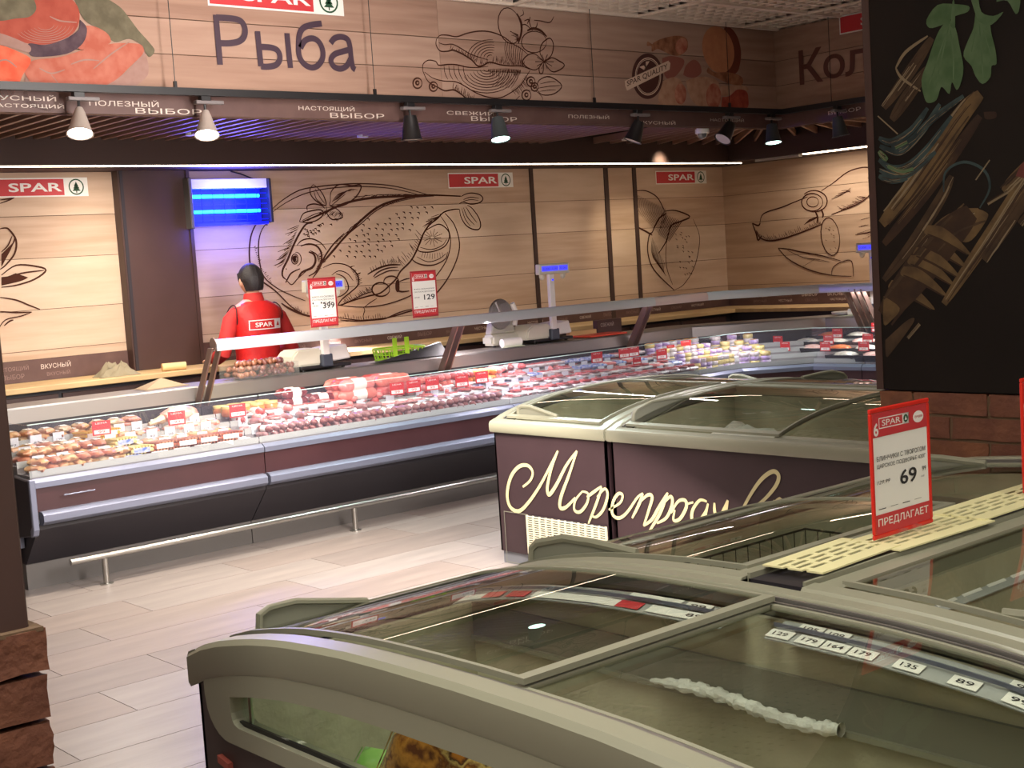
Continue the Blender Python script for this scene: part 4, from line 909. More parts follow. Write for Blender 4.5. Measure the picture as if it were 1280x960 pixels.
# ------------------------------------------------------------------ track spotlights
tr = thing('light_track', 'black lighting track hung on thin cables in front of the wooden fascia', 'track', (-6.88, 5, 2.72))
G().box(-6.90, -6.86, -.5, 8.93, 2.70, 2.74).build('track_bar', m_black, tr, world=True)
G().box(-6.90, -3, 8.91, 8.95, 2.70, 2.74).build('track_bar', m_black, tr, world=True)
for y in (3.65, 4.98, 6.85, 8.3): 
    c_ = G().tube([(-6.88, y, 2.74), (-6.88, y, 3.38)], .0025, 5).build('hanger_cable', m_black, tr, world=True)
    G().box(-6.888, -6.872, y-.008, y+.008, 2.735, 2.775).build('cable_clip', m_black, c_, world=True)
G().tube([(-6.4, 8.93, 2.74), (-6.4, 8.93, 3.38)], .0025, 5).build('hanger_cable', m_black, tr, world=True)
m_lensW = mat('lit_lens_warm', (255, 250, 240), .3, emit=(255, 244, 225), estr=22); m_lensT = mat('lit_lens_teal', (220, 255, 245), .3, emit=(205, 255, 240), estr=6)
m_lensO = mat('unlit_lens', (196, 190, 186), .2); m_cone = mat('lamp_cone_white', (170, 158, 150), .5); m_slate = mat('slate_lamp', (62, 68, 70), .45)
LS = [(3.09, 'white cone spotlight glowing warm, leftmost on the track', m_cone, m_lensW, (.36, -.22, -1), 30, 'x'),
      (3.82, 'warm glowing spotlight second from the left, in front of the blue insect lamp', m_cone, m_lensW, (.36, -.22, -1), 30, 'x'),
      (5.235, 'unlit dark spotlight under the fascia left of the steak drawing', m_black, m_lensO, (0, 0, -1), 0, 'x'),
      (5.95, 'dark spotlight with teal white glow under the steak drawing', m_slate, m_lensT, (.25, -.1, -1), 24, 'x'),
      (7.28, 'unlit dark spotlight tilted left under the quality badge picture', m_black, m_lensO, (-.25, -.35, -1), 0, 'x'),
      (8.29, 'unlit dark spotlight tilted right beside the dome camera', m_black, m_lensO, (-.1, -.8, -1), 0, 'x'),
      (8.80, 'slate spotlight with faint teal glow at the corner of the track', m_slate, m_lensT, (.15, -.1, -1), 14, 'x'),
      (-6.35, 'slate spotlight hanging after the corner, nearest the picture pillar', m_slate, m_lensO, (.1, .1, -1), 0, 'y')]
for q, lab, mm_, ml, aim, pw, ax in LS:
    loc = (-6.88, q, 2.70) if ax == 'x' else (q, 8.93, 2.70)
    s = thing('track_spotlight', lab, 'spotlight', loc, 'spotlights on the black track')
    G().box(-.02, .02, -.03, .03, -.03, .0).build('track_adapter', m_black, s, bev=.003)
    G().prism([(-.02, -.06, -.045), (.02, -.06, -.045), (.02, .11, -.045), (-.02, .11, -.045)], (0, 0, .02)).build('gear_box', mat('grey_gear_box', (112, 104, 104), .5), s, bev=.003)
    G().tube([(0, 0, -.03), (0, 0, -.10)], .008, 8).build('stem', m_black, s)
    q_ = Vector(aim).normalized().to_track_quat('-Z', 'Y').to_matrix()
    c0 = Vector((0, 0, -.10))
    G().lathe([(.018 if mm_ is m_cone else .038, .02), (.030 if mm_ is m_cone else .044, -.01), (.062, -.12), (.070, -.130), (.064, -.130), (.055, -.12)], c0, 20, M=q_).build('lamp_head', mm_, s, smooth=True)
    G().lathe([(.001, -.1245), (.060, -.1245), (.060, -.1255), (.001, -.1255)], c0, 20, M=q_).build('lens', ml, s)
    if pw: spot('track_spot', Vector(loc)+c0+Vector(aim).normalized()*.15, pw*4, (1, .88, .72) if ml is m_lensW else (.8, 1, .93), aim, 110, .6)
s = thing('dome_camera', 'small white dome security camera under the fascia near the corner', 'camera', (-7.10, 8.22, 2.60))
G().lathe([(.055, .0), (.055, -.03), (.05, -.035)], (0, 0, 0), 20).build('mount', m_white, s, smooth=True)
G().lathe([(.042, -.035), (.038, -.055), (.025, -.072), (.004, -.080)], (0, 0, 0), 18).build('dome', mat('smoked_dome', (90, 90, 92), .1, coat=1), s, smooth=True)
G().box(-.03, .03, -.03, .03, -.0, .14).build('bracket', m_white, s)
# lamps that light the oak wall panel and the far wall
spot('panel_spot', (-9.25, 10.25, 2.68), 26, (1, .84, .6), (-.8, 0, -.75), 60, .8)

# ================================================================== CHEST FREEZERS WITH ARCHED SLIDING LIDS
HT = [(0, .806), (.06, .832), (.17, .863), (.30, .888), (.42, .906), (.56, .918), (.68, .926), (.85, .931), (1.05, .933)]
def htab(t):
    t = max(0, min(t, 1.05))
    for (a, h0), (b, h1) in zip(HT, HT[1:]):
        if t <= b: return h0+(h1-h0)*(t-a)/(b-a)
    return HT[-1][1]
m_frost = mat('white_frost', (226, 228, 220), .9, bump=.8, bscale=60)
def freezer(label, org, ax, bx, A, Bl, full, body=None, band=.062, window=False, group='arched chest freezers', handle_lo=None, strips=(), lid_at=None, lidm=None, grille=False, cards=None):
    f = thing('chest_freezer', label, 'freezer', org, group)
    U = Vector(ax); V = Vector(bx); Z = Vector((0, 0, 1)); O = Vector(org)
    P = lambda a, b, z: U*a + V*b + Z*z
    h = (lambda b: htab(min(b, Bl-b))) if full else (lambda b: htab(b))
    body = body or m_fzb; lidm = lidm or m_lid
    nb = 28 if full else 16
    bs = [Bl*i/nb for i in range(nb+1)]
    def asweep(g, a0, sec, b0=0, b1=Bl, n=None):
        n = n or nb; k = len(sec); vs = []
        for i in range(n+1):
            b = b0+(b1-b0)*i/n
            for da, dz in sec: vs.append(P(a0+da, b, h(b)+dz))
        return g.add(vs, [(r*k+j, r*k+(j+1) % k, (r+1)*k+(j+1) % k, (r+1)*k+j) for r in range(n) for j in range(k)] + [list(range(k))[::-1], list(range(n*k, (n+1)*k))])
    def pb(g, a0, a1, b0, b1, z0, z1):
        return g.add([P(a, b, z) for z in (z0, z1) for b in (b0, b1) for a in (a0, a1)], [(0, 2, 3, 1), (4, 5, 7, 6), (0, 1, 5, 4), (2, 6, 7, 3), (0, 4, 6, 2), (1, 3, 7, 5)])
    ins = .012
    pb(G(), .02, A-.02, .02, Bl-.02, .0, .075).build('plinth', mat('blue_grey_plinth', (112, 114, 122), .5), f)
    # cabinet skins
    g = G()
    pb(g, ins, A-ins, ins, ins+.012, .07, .75); pb(g, ins, A-ins, Bl-ins-.012, Bl-ins, .07, .75 if full else .90)
    for sgn, a0 in ((0, ins), (1, A-ins-.012)):
        for b0, b1 in zip(bs, bs[1:]):
            b0 = max(b0, ins); b1 = min(b1, Bl-ins)
            if window and sgn == 0 and b0 > .10 and b1 < Bl-.10: z1a = z1b = .635
            else: z1a = h(b0)-band; z1b = h(b1)-band
            g.add([P(a, b, z) for a in (a0, a0+.012) for b, z in ((b0, .07), (b1, .07), (b1, z1b), (b0, z1a))], [(0, 1, 2, 3), (7, 6, 5, 4), (0, 4, 5, 1), (1, 5, 6, 2), (2, 6, 7, 3), (3, 7, 4, 0)])
    cab = g.build('cabinet', body, f)
    # liner
    g = G(); t = .075; zb = .26
    pb(g, t-.02, A-t+.02, t-.02, Bl-t+.02, zb-.02, zb)
    for b0 in (t-.02, Bl-t): pb(g, t-.02, A-t+.02, b0, b0+.02, zb, .76 if (b0 < .1 or full) else .88)
    for sgn, a0 in ((0, t-.02), (1, A-t)):
        for b0, b1 in zip(bs, bs[1:]):
            if b1 < t or b0 > Bl-t: continue
            b0 = max(b0, t); b1 = min(b1, Bl-t)
            if window and sgn == 0: za = zb_ = .635
            else: za = h(b0)-.055; zb_ = h(b1)-.055
            g.add([P(a, b, z) for a in (a0, a0+.02) for b, z in ((b0, zb), (b1, zb), (b1, zb_), (b0, za))], [(0, 1, 2, 3), (7, 6, 5, 4), (0, 4, 5, 1), (1, 5, 6, 2), (2, 6, 7, 3), (3, 7, 4, 0)])
    g.build('liner', m_fzl, f)
    pb(G(), A-t-.012, A-t-.001, t+.01, Bl-t-.01, .675, .765).build('load_line_strip', m_fz2, f)
    pb(G(), A-t-.022, A-t-.001, t+.01, Bl-t-.01, .662, .675).build('load_line_ledge', m_fz, f)
    # arched side rails
    so = [(-.002, -band), (-.008, -band+.012), (-.008, -.014), (.004, -.002), (.05, .0), (.055, -.006), (.055, -.05), (.0, -.05)]
    g = asweep(G(), 0, so); g.build('side_rail', m_fz, f, smooth=True)
    g = asweep(G(), A, [(-x, z) for x, z in so]); g.build('side_rail', m_fz, f, smooth=True)
    for a0, s in ((0, 1), (A, -1)):
        g = G()
        asweep(g, a0, [(s*.057, -.03), (s*.057, -.006), (s*.064, -.006), (s*.064, -.03)], .05, Bl-.03); asweep(g, a0, [(s*.074, -.034), (s*.074, -.012), (s*.080, -.012), (s*.080, -.034)], .05, Bl-.03)
        g.build('lid_track', m_steeld, f)
    # straight rails at the low end(s)
    fr_ = [(-.006, .806-band), (-.012, .806-band+.01), (-.012, .79), (-.004, .804), (.03, .816), (.055, .812), (.055, .77), (.01, .76)]
    def strail(sign, b0):
        vs = []; k = len(fr_)
        for a in (0, A): vs += [P(a, b0+sign*d, z) for d, z in fr_]
        G().add(vs, [(j, (j+1) % k, k+(j+1) % k, k+j) for j in range(k)] + [list(range(k))[::-1], list(range(k, 2*k))]).build('front_rail', m_fz, f, smooth=True)
    strail(1, 0)
    if full: strail(-1, Bl)
    else: pb(G(), 0, A, Bl-.06, Bl, .875, .928).build('back_rail', m_fz, f, bev=.004)
    # lids
    mb0, mb1 = .05, Bl-(.05 if full else .05)
    def lid(a0, a1, b0, b1, dz, hand):
        n = 14
        fn = lambda u, v: P(a0+(a1-a0)*u, b0+(b1-b0)*v, h(b0+(b1-b0)*v)+dz)
        w = .022
        g = G()
        def fsw(al, ah, bl, bh): g.sheet(lambda u, v: P(al+(ah-al)*u, bl+(bh-bl)*v, h(bl+(bh-bl)*v)+dz+.004), 1, max(1, int(n*(bh-bl)/(b1-b0))), (0, 0, -.012))
        fsw(a0, a1, b0, b0+w*1.2); fsw(a0, a1, b1-w*1.2, b1); fsw(a0, a0+w*.5, b0+w*1.2, b1-w*1.2); fsw(a1-w*.5, a1, b0+w*1.2, b1-w*1.2)
        L = g.build('lid', m_fz, f)
        G().sheet(lambda u, v: fn(.01+.98*u, .01+.98*v), 2, n, (0, 0, -.004)).build('lid_glass', lidm, L, smooth=True)
        if hand: wedge(L, hand, dz)
        return L
    def wedge(L, hd, dz):
        a, b, axis, ln, hh = hd
        q = (lambda t, z: P(a+t, b, z)) if axis == 'a' else (lambda t, z: P(a, b+t, z))
        bb = (lambda t: b) if axis == 'a' else (lambda t: b+t)
        s_ = 1 if ln > 0 else -1; l = abs(ln)
        pts = [q(s_*t, h(bb(s_*t))+dz+z) for t, z in ((0, 0), (.004*l/.3, hh*.75), (.03, hh), (.10*l/.3, hh), (l*.6, hh*.62), (l, .004))]
        g = G().tube(pts, .008, 6, flat=1.5); hnd = g.build('lid_handle', m_fz, L, smooth=True)
        th = V*.003 if axis == 'a' else U*.003
        g = G().prism(pts+[q(s_*l*.5, h(bb(s_*l*.5))+dz)], th); g.build('handle_web', m_fz2, L)
    sp = lid_at
    if full:
        lid(.085, A-.085, mb0, sp, .000, (.15, mb0+.03, 'a', .32, .048)); lid(.085, A-.085, sp-.03, mb1, -.018, (.12, mb1-.03, 'a', .30, .045))
    else:
        lid(.085, sp, mb0, mb1, 0, (.10, mb0+.04, 'b', .42, .05)); lid(sp-.03, A-.085, mb0, mb1, -.018, (A-.10, mb0+.04, 'b', .42, .05))
    # price strips under the glass
    for (a0, b0, b1, cw, txts, cm) in strips:
        g = G(); g.sheet(lambda u, v: P(a0+.075*u, b0+(b1-b0)*v, h(b0+(b1-b0)*v)-.045-.02*(1-u)), 1, 12, (0, 0, -.003)); S_ = g.build('price_strip', m_cardg, f)
        g = G(); g.sheet(lambda u, v: P(a0+.034+.005*u, b0+(b1-b0)*v, h(b0+(b1-b0)*v)-.040), 1, 12, (0, 0, -.008)).build('strip_rib', m_alu, S_)
        for k, (pos, row, t) in enumerate(txts):
            b = b0+pos; r0 = .003+.038*row; w_ = cw if t else cw*2.2
            g = G(); zz = lambda u_, bb_: h(bb_)-.045-.02*(1-u_/.075)+.003
            vs = [P(a0+r0, b, zz(r0, b)), P(a0+r0, b+w_, zz(r0, b+w_)), P(a0+r0+.030, b+w_, zz(r0+.03, b+w_)), P(a0+r0+.030, b, zz(r0+.03, b))]
            g.add(vs+[p+Vector((0, 0, .001)) for p in vs], [(0, 1, 2, 3), (7, 6, 5, 4), (0, 4, 5, 1), (1, 5, 6, 2), (2, 6, 7, 3), (3, 7, 4, 0)])
            ms_ = [m_redd if t == 'R' else m_card, m_txt]
            if t and t != 'R':
                g.mi = 1; v2, f2, _ = text_geo(t, .01)
                o_ = vs[0]+Vector((0, 0, .0018)); du = vs[1]-vs[0]; dv = vs[3]-vs[0]
                g.add([o_+du*(.2+.6*x)+dv*(.28+.45*y) for x, y in v2], f2)
            g.build('price_card', ms_, S_)
    # panoramic window in the long side
    if window:
        G0 = lambda b: h(b)-band+.002
        g = G(); y0 = -.002
        wl_, wr_ = .19, Bl-.19; N = 26
        def col(b0, b1, z0a, z0b, z1a, z1b, a0=-.004, a1=.05):
            g.add([P(a, b, z) for a in (a0, a1) for b, z in ((b0, z0a), (b1, z0b), (b1, z1b), (b0, z1a))], [(0, 1, 2, 3), (7, 6, 5, 4), (0, 4, 5, 1), (1, 5, 6, 2), (2, 6, 7, 3), (3, 7, 4, 0)])
        zt = lambda b: h(b)-band-.048
        def zlow(b):
            e = min(b, Bl-b); r = .10
            return .618 + (r-math.sqrt(max(0, r*r-(r-max(0, e-.07))**2)) if e < .17 else 0)
        def zwin(b):
            e = min(b, Bl-b)-.19; r = .03
            return .662 + (r-math.sqrt(max(0, r*r-(r-e)**2)) if 0 <= e < r else 0)
        seq = [.07, .078, .09, .105, .125, .15, .17, .19]
        seq += [.19+.005, .19+.012, .19+.03]; seq = sorted(set(seq)); M_ = [.22+(Bl-.44)*i/N for i in range(1, N)]
        allb = seq+M_+[Bl-x for x in reversed(seq)]
        for b0, b1 in zip(allb, allb[1:]):
            if b0 < .1899 or b1 > Bl-.1899: col(b0, b1, zlow(b0), zlow(b1), G0(b0), G0(b1))
            else: col(b0, b1, zt(b0), zt(b1), G0(b0), G0(b1)); col(b0, b1, zlow(b0), zlow(b1), zwin(b0), zwin(b1))
        wf = g.build('window_frame', m_fz, f)
        g = G()
        for b0, b1 in zip(bs, bs[1:]):
            if b0 < .15 or b1 > Bl-.15: continue
            g.add([P(a, b, z) for a in (.025, .031) for b, z in ((b0, .655), (b1, .655), (b1, zt(b1)+.01), (b0, zt(b0)+.01))], [(0, 1, 2, 3), (7, 6, 5, 4)])
        g.build('window_pane', glassmat('window_glass', (.9, .95, .9), 1.45), wf)
        g = G(); pb(g, .012, .020, .20, Bl-.20, .662, .672); g.build('gasket', m_black, wf)
        G().tube([P(.03, .225, .665), P(.03, .225, .745)], .006, 6).build('corner_post', m_steel, wf)
        G().add([P(-.001, b, z) for b, z in ((.10, .570), (.15, .560), (.15, .542), (.10, .552))]+[P(.012, b, z) for b, z in ((.10, .570), (.15, .560), (.15, .542), (.10, .552))], [(0, 1, 2, 3), (7, 6, 5, 4), (0, 4, 5, 1), (1, 5, 6, 2), (2, 6, 7, 3), (3, 7, 4, 0)]).build('red_sticker', mat('red_sticker', (168, 84, 72), .6), f)
    return f, P, h
# near island: head freezer and two back-to-back rows behind it
fa1 = [(.02, 1, ''), (.12, 0, ''), (.27, 0, 'R'), (.33, 0, 'R'), (.40, 0, ''), (.55, 0, ''), (.66, 0, 'R'), (.72, 0, ''), (.82, 1, '89')]
f1, P1, h1 = freezer('nearest chest freezer with arched glass lids and a long window in its front', (-3.0, 1.5, 0), (0, 1, 0), (1, 0, 0), .90, 2.1, True, band=.088, window=True, lid_at=1.14,
    strips=((.735, .10, 1.05, .075, [(.02+.1*k, 0, t) for k, t in enumerate(['', 'R', 'R', '', '', '', 'R', '', '89'])] + [(.62, 1, ''), (.80, 1, '99')], None),
            (.735, 1.17, 1.95, .060, [(.0, 0, '129'), (.075, 0, '179'), (.14, 0, '164'), (.205, 0, '179'), (.05, 1, '105'), (.115, 1, '109'), (.31, 0, '135'), (.43, 0, '89'), (.54, 0, '99'), (.60, 0, '90'), (.66, 0, '109'), (.53, 1, '99')], None)))
f2, P2, h2 = freezer('chest freezer behind the nearest one on the left, wire basket inside', (-2.98, 2.42, 0), (0, 1, 0), (1, 0, 0), 1.92, .94, False, lid_at=1.0)
f3, P3, h3 = freezer('chest freezer behind the nearest one on the right, price strip under its glass', (-.93, 2.42, 0), (0, 1, 0), (-1, 0, 0), 1.92, .94, False, lid_at=1.2,
    strips=())
# F3 strip runs along its length beside the spine
S3 = G().sheet(lambda u, v: (-1.86+.085*u+.93, .22+1.5*v, .905-.055-.05*u), 1, 2, (0, 0, -.003)).build('price_strip', m_cardg, f3)
for k, t in enumerate(['129', '97', '129', '164', '171', '97', '89', '119', '99', '129', '145', '89']):
    y = .30+k*.115; g = G(); z = lambda u: .905-.055-.05*u+.002
    vs = [Vector((-1.86+.085*u+.93, yy, z(u))) for u, yy in ((.85, y), (.85, y+.085), (.25, y+.085), (.25, y))]
    g.add(vs+[p-Vector((0, 0, .001)) for p in vs], [(0, 1, 2, 3), (7, 6, 5, 4)]); g.mi = 1; v2, f2_, _ = text_geo(t, .01); du = vs[1]-vs[0]; dv = vs[3]-vs[0]
    g.add([vs[0]+Vector((0, 0, .001))+du*(.15+.7*x)+dv*(.15+.5*yy) for x, yy in v2], f2_); g.build('price_card', [m_card, m_txt], S3)
# spine between the rows with loose cream grilles
sp_ = thing('freezer_spine', 'grey spine between the two rear freezers carrying loose cream slotted grilles', 'spine', (-1.955, 3.4, 0))
G().box(-2.035, -1.875, 2.44, 4.34, .20, .925).build('spine_box', m_dark, sp_, world=True)
G().box(-2.038, -2.030, 2.44, 4.34, .90, .938).build('spine_edge', m_fz, sp_, world=True); G().box(-1.880, -1.872, 2.44, 4.34, .90, .938).build('spine_edge', m_fz, sp_, world=True)
def vent(x, y, L, rz, dz=0):
    g = G(); W = .165; M = Matrix.Translation((x, y, .941+dz)) @ Matrix.Rotation(rz, 4, 'Z')
    xs = [(-W/2, -.050), (-.038, -.024), (-.012, .002), (.014, .028), (.040, W/2)]
    for a, b in xs: g.box(a, b, 0, L, 0, .004, M)
    n = max(2, int(L/.085))
    for r in range(4):
        a, b = xs[r][1], xs[r+1][0]
        for k in range(n+1):
            yy = (L-.03)*k/n+(.018 if r % 2 else 0); g.box(a, b, max(yy-.006, 0), min(yy+.010, L), 0, .004, M)
    return g.build('vent_grille', m_vent, sp_, world=True, kind='stuff') if False else g.build('vent_grille', m_vent, sp_, world=True)
vent(-1.955, 2.50, .34, .05, .002); vent(-1.945, 2.80, .42, -.02); vent(-1.955, 3.20, .52, .01, .004); vent(-1.95, 3.70, .56, 0)
# wire basket in F2, frost, bags
m_wire = mat('dark_wire', (70, 68, 58), .4, .5)
s = thing('wire_basket', 'dark wire basket hanging inside the freezer left of the cream grilles', 'basket', (-2.50, 3.30, .52))
g = G(); X0, X1, Y0, Y1, Z0, Z1 = -.30, .30, -.36, .36, 0, .22
for z in (Z0, Z1): g.tube([(X0, Y0, z), (X1, Y0, z), (X1, Y1, z), (X0, Y1, z), (X0, Y0, z)], .004, 5)
g.build('rim', m_wire, s)
for k in range(13):
    x = X0+(X1-X0)*k/12
    for y in (Y0, Y1): G().tube([(x, y, Z0), (x, y, Z1)], .002, 4).build('wire', m_wire, s)
    y = Y0+(Y1-Y0)*k/12
    for x in (X0, X1): G().tube([(x, y, Z0), (x, y, Z1)], .002, 4).build('wire', m_wire, s)
    if k % 2 == 0: G().tube([(X0, y, Z0), (X1, y, Z0)], .002, 4).build('wire', m_wire, s)
def bag(name, label, loc, sx, sy, sz, m, rot=(0, 0, 0), m2=None, group=None, seal=True, seed=1, cat='bag'):
    rn = random.Random(seed); ph = [rn.uniform(0, 6) for _ in range(5)]
    def pil(sgn):
        def fn(u, v):
            x = (u-.5)*2; y = (v-.5)*2; e = max(0, 1-x**4)*max(0, 1-y**4)
            return (x*sx, y*sy, sgn*sz*(e**.55)*(1+.22*math.sin(5*x+ph[0])*math.cos(6*y+ph[1])+.10*math.sin(13*x+ph[2])*math.sin(11*y+ph[3])))
        return fn
    o = tag(G().grid(pil(1), 12, 10).grid(pil(-1), 12, 10).build(name, m, smooth=True), label, cat, group); o.location = loc; o.rotation_euler = rot
    if seal:
        for x in (-1, 1): G().box(x*sx-.006, x*sx+.012*x+.006, -sy*.98, sy*.98, -.002, .002).build('seal_edge', m2 or m, o)
    return o
m_veg = mat('mushroom_mix_print', (206, 128, 52), .2, var=(110, 64, 40), vscale=11, bump=.5, bscale=25, coat=.7)
_r = [n for n in m_veg.node_tree.nodes if n.type == 'VALTORGB'][0].color_ramp
for _p, _c in ((.44, (222, 150, 66)), (.50, (128, 72, 40)), (.56, (236, 196, 120)), (.60, (84, 52, 40))): _r.elements.new(_p).color = lin(_c)
m_grn = mat('green_pack', (110, 176, 60), .3, var=(160, 196, 110), vscale=10, coat=.4)
m_pr = [mat('pack_'+n, a, .3, var=b, vscale=16, coat=.5) for n, a, b in (('orange', (222, 138, 62), (190, 90, 50)), ('red', (180, 60, 50), (214, 150, 120)), ('white', (216, 212, 200), (186, 184, 176)), ('fish', (196, 150, 124), (224, 206, 190)), ('blue', (90, 120, 180), (210, 220, 230)), ('yellow', (226, 186, 80), (200, 130, 60)))]
bg = bag('frozen_food_bag', 'glossy bag of orange brown mushroom mix standing in the front window', (-2.22, 1.68, .635), .20, .13, .045, m_veg, (math.radians(70), math.radians(18), 0), seed=3)
G().lathe([(.020, 0), (.020, .004), (.012, .004)], (-.12, .085, .030), 14).build('round_hole', mat('pale_ring', (210, 190, 160), .4), bg)
bag('frozen_food_bag', 'bright green bag lying low behind the front window of the nearest freezer', (-2.45, 1.67, .545), .12, .10, .03, m_grn, (math.radians(35), 0, .3), seed=5)
bag('frozen_food_bag', 'yellow orange bag leaning beside the mushroom mix bag, near the lower picture edge', (-1.82, 1.72, .62), .12, .11, .04, m_pr[5], (math.radians(60), 0, -.2), seed=9)
o = bag('frozen_food_bag', 'white bag beneath the green bag in the nearest freezer', (-2.3, 1.75, .50), .26, .16, .06, m_pr[2], (0, 0, .2), seed=11)
for k, (x, y) in enumerate([(-2.3, 1.75), (-1.95, 1.8), (-1.6, 1.78)]): bag('frozen_food_bag', 'stacked frozen bags low in the nearest freezer, hidden under the glossy one', (x, y, .33+.0*k), .17, .17, .06, m_pr[(k+3) % 6], (0, 0, .3*k), seed=20+k, group='lowest bags in the nearest freezer')
bk2 = [('red and white frozen pack inside the dark wire basket', -2.42, 3.15, .60, 1), ('dark foil pack at the front of the dark wire basket', -2.62, 3.12, .585, 3), ('white frozen pack at the back of the wire basket', -2.45, 3.48, .59, 2)]
for k, (lab, x, y, z, i) in enumerate(bk2): bag('frozen_food_bag', lab, (x, y, z), .12, .13, .05, m_pr[i], (.2, .1, .4*k), seed=30+k)
# products in the right rear freezer
for k in range(10):
    bag('frozen_food_bag', 'colourful frozen pack lying in the right rear freezer under its price strip', (-1.62+.2*(k % 3), 2.68+.34*(k//3), .50+.03*(k % 2)), .10, .14, .05, m_pr[[0, 5, 1, 2, 4, 0, 1, 5, 3, 2][k]], (0, .05, .3*k), seed=40+k, group='packs in the right rear freezer')
# frost strip on the ledge of the nearest freezer
def frost(u, v):
    a = u*2*math.pi; r = (.015+.003*math.sin(23*v*3)+.002*math.sin(61*v*3+2*u))*min(1, .3+v*4); return (-2.22+.54*v, 2.30-.012+math.cos(a)*r-.004*math.sin(9*v), .684+math.sin(a)*r+.010*math.sin(6.3*v))
g = G().grid(frost, 8, 60); tag(g.build('frost_strip', m_frost, smooth=True), 'lumpy white frost rope along the inner ledge of the nearest freezer', 'frost')

# far island with the seafood lettering
m_body = m_fzmore
fm1, _, _ = freezer('far island head freezer with vent grille under the first letters', (-5.86, 4.87, 0), (1, 0, 0), (0, 1, 0), .905, 2.0, True, body=m_body, lid_at=1.02, lidm=m_lidb)
fm2, _, _ = freezer('long front freezer of the far island with most of the cream lettering', (-4.937, 4.87, 0), (1, 0, 0), (0, 1, 0), 1.88, .99, False, body=m_body, lid_at=1.05, lidm=m_lidb)
fm3, _, _ = freezer('rear freezer of the far island, only its lid handles rising above the ridge', (-4.937, 6.87, 0), (1, 0, 0), (0, -1, 0), 1.88, .99, False, body=m_body, lid_at=.9, lidm=m_lidb)
MP = Plane((0, 4.880, 0), (1, 0, 0), (0, 0, 1), (0, -1, 0)); K = cropY(600, 450, 2.51, 4.880)
def strokes(g, L, w, f=K):
    for pts in L: MP.stroke(g, cr(f(pts), 6), lambda k: w*(.55+.45*math.sin(math.pi*k)), .001)
g1 = G()
strokes(g1, [[(135,398),(158,378),(166,352),(150,331),(122,335),(97,368),(86,420),(95,460),(122,474),(152,448),(190,392),(225,325),(245,285)],
             [(245,285),(224,342),(212,400),(218,422),(240,392),(272,330),(305,285)], [(305,285),(280,360),(255,428),(252,462),(270,462),(300,432)]], .023)
strokes(g1, [[(322,412),(300,440),(297,470),(315,476),(336,450),(340,420),(322,412)], [(336,430),(352,418),(382,396)], [(383,400),(366,450),(340,515)], [(368,430),(392,404),(401,424),(388,468),(366,492),(350,488)]], .018)
def blot(g, f, o, nm, par):
    x = g.build(nm, m_gold, par, flat2d=True); x.location = -Vector(par.location)
blot(g1, K, None, 'lettering', fm1)
g2 = G()
strokes(g2, [[(405,470),(440,448),(448,424),(434,420),(418,446),(416,482),(436,496),(462,478),(494,432),(512,418)], [(512,418),(500,452),(478,496)], [(496,452),(526,424),(541,430),(530,472),(514,520)], [(514,520),(540,500),(562,462),(588,418)],
             [(590,416),(566,480),(530,540)], [(566,462),(598,428),(604,452),(586,494),(556,512)], [(600,480),(622,444),(644,440),(648,462),(628,498),(608,502),(612,470)], [(648,452),(670,446)], [(712,444),(690,440),(668,470),(666,500),(686,506),(708,476),(716,450)],
             [(716,450),(706,490),(690,540),(660,560)]], .019)
strokes(g2, [[(736,448),(738,480),(756,486),(778,440)], [(778,440),(764,500),(734,552)], [(800,520),(838,442),(880,378),(918,350),(937,362),(930,392),(896,434),(852,470)], [(852,470),(866,486),(890,470)],
             [(905,490),(925,440)], [(925,440),(915,485)], [(922,450),(944,438),(940,486)], [(942,450),(962,440),(958,484),(972,484)], [(985,436),(978,482),(1000,490),(1004,466),(984,462)], [(1020,436),(1014,488)]], .021)
blot(g2, K, None, 'lettering', fm2)
# vent grille at the lower corner of the head freezer
vg = G().box(-5.60, -4.985, 4.868, 4.879, .085, .298).build('grille_backing', m_dark, fm1, world=True)
for k in range(17): G().box(-5.60, -4.985, 4.862, 4.869, .088+k*.0125, .0945+k*.0125).build('grille_bar', mat('grille_cream', (206, 200, 176), .5), vg, world=True)
for k in range(13): G().box(-5.60+k*.051, -5.588+k*.051, 4.861, 4.869, .085, .298).build('grille_bar', MATS['grille_cream'], vg, world=True)
pf = G(); MP.frame(pf, -5.80, .01, -5.60, .30, .004, .004); x = pf.build('panel_seam', m_fz2, fm1, flat2d=True); x.location = -Vector(fm1.location)
# goods inside the far freezers
for k in range(6): bag('frozen_food_bag', 'pale frozen fish pack in the long front freezer of the far island', (-4.55+.27*k, 5.35+.1*(k % 2), .47), .12, .2, .06, m_pr[[2, 2, 3, 2, 0, 3][k]], (0, 0, .5*k), seed=60+k, group='packs in the far front freezer')
bag('frozen_food_sack', 'white sack slumped against the left inner wall of the far front freezer', (-4.60, 5.50, .62), .18, .26, .11, m_pr[2], (.1, .2, .3), seed=77, cat='sack')
for k in range(4): bag('frozen_food_bag', 'dark frozen packs in the head freezer of the far island', (-5.42, 5.2+.4*k, .40), .16, .16, .06, m_pr[[3, 4, 2, 1][k]], (0, 0, .6*k), seed=90+k, group='packs in the far head freezer')

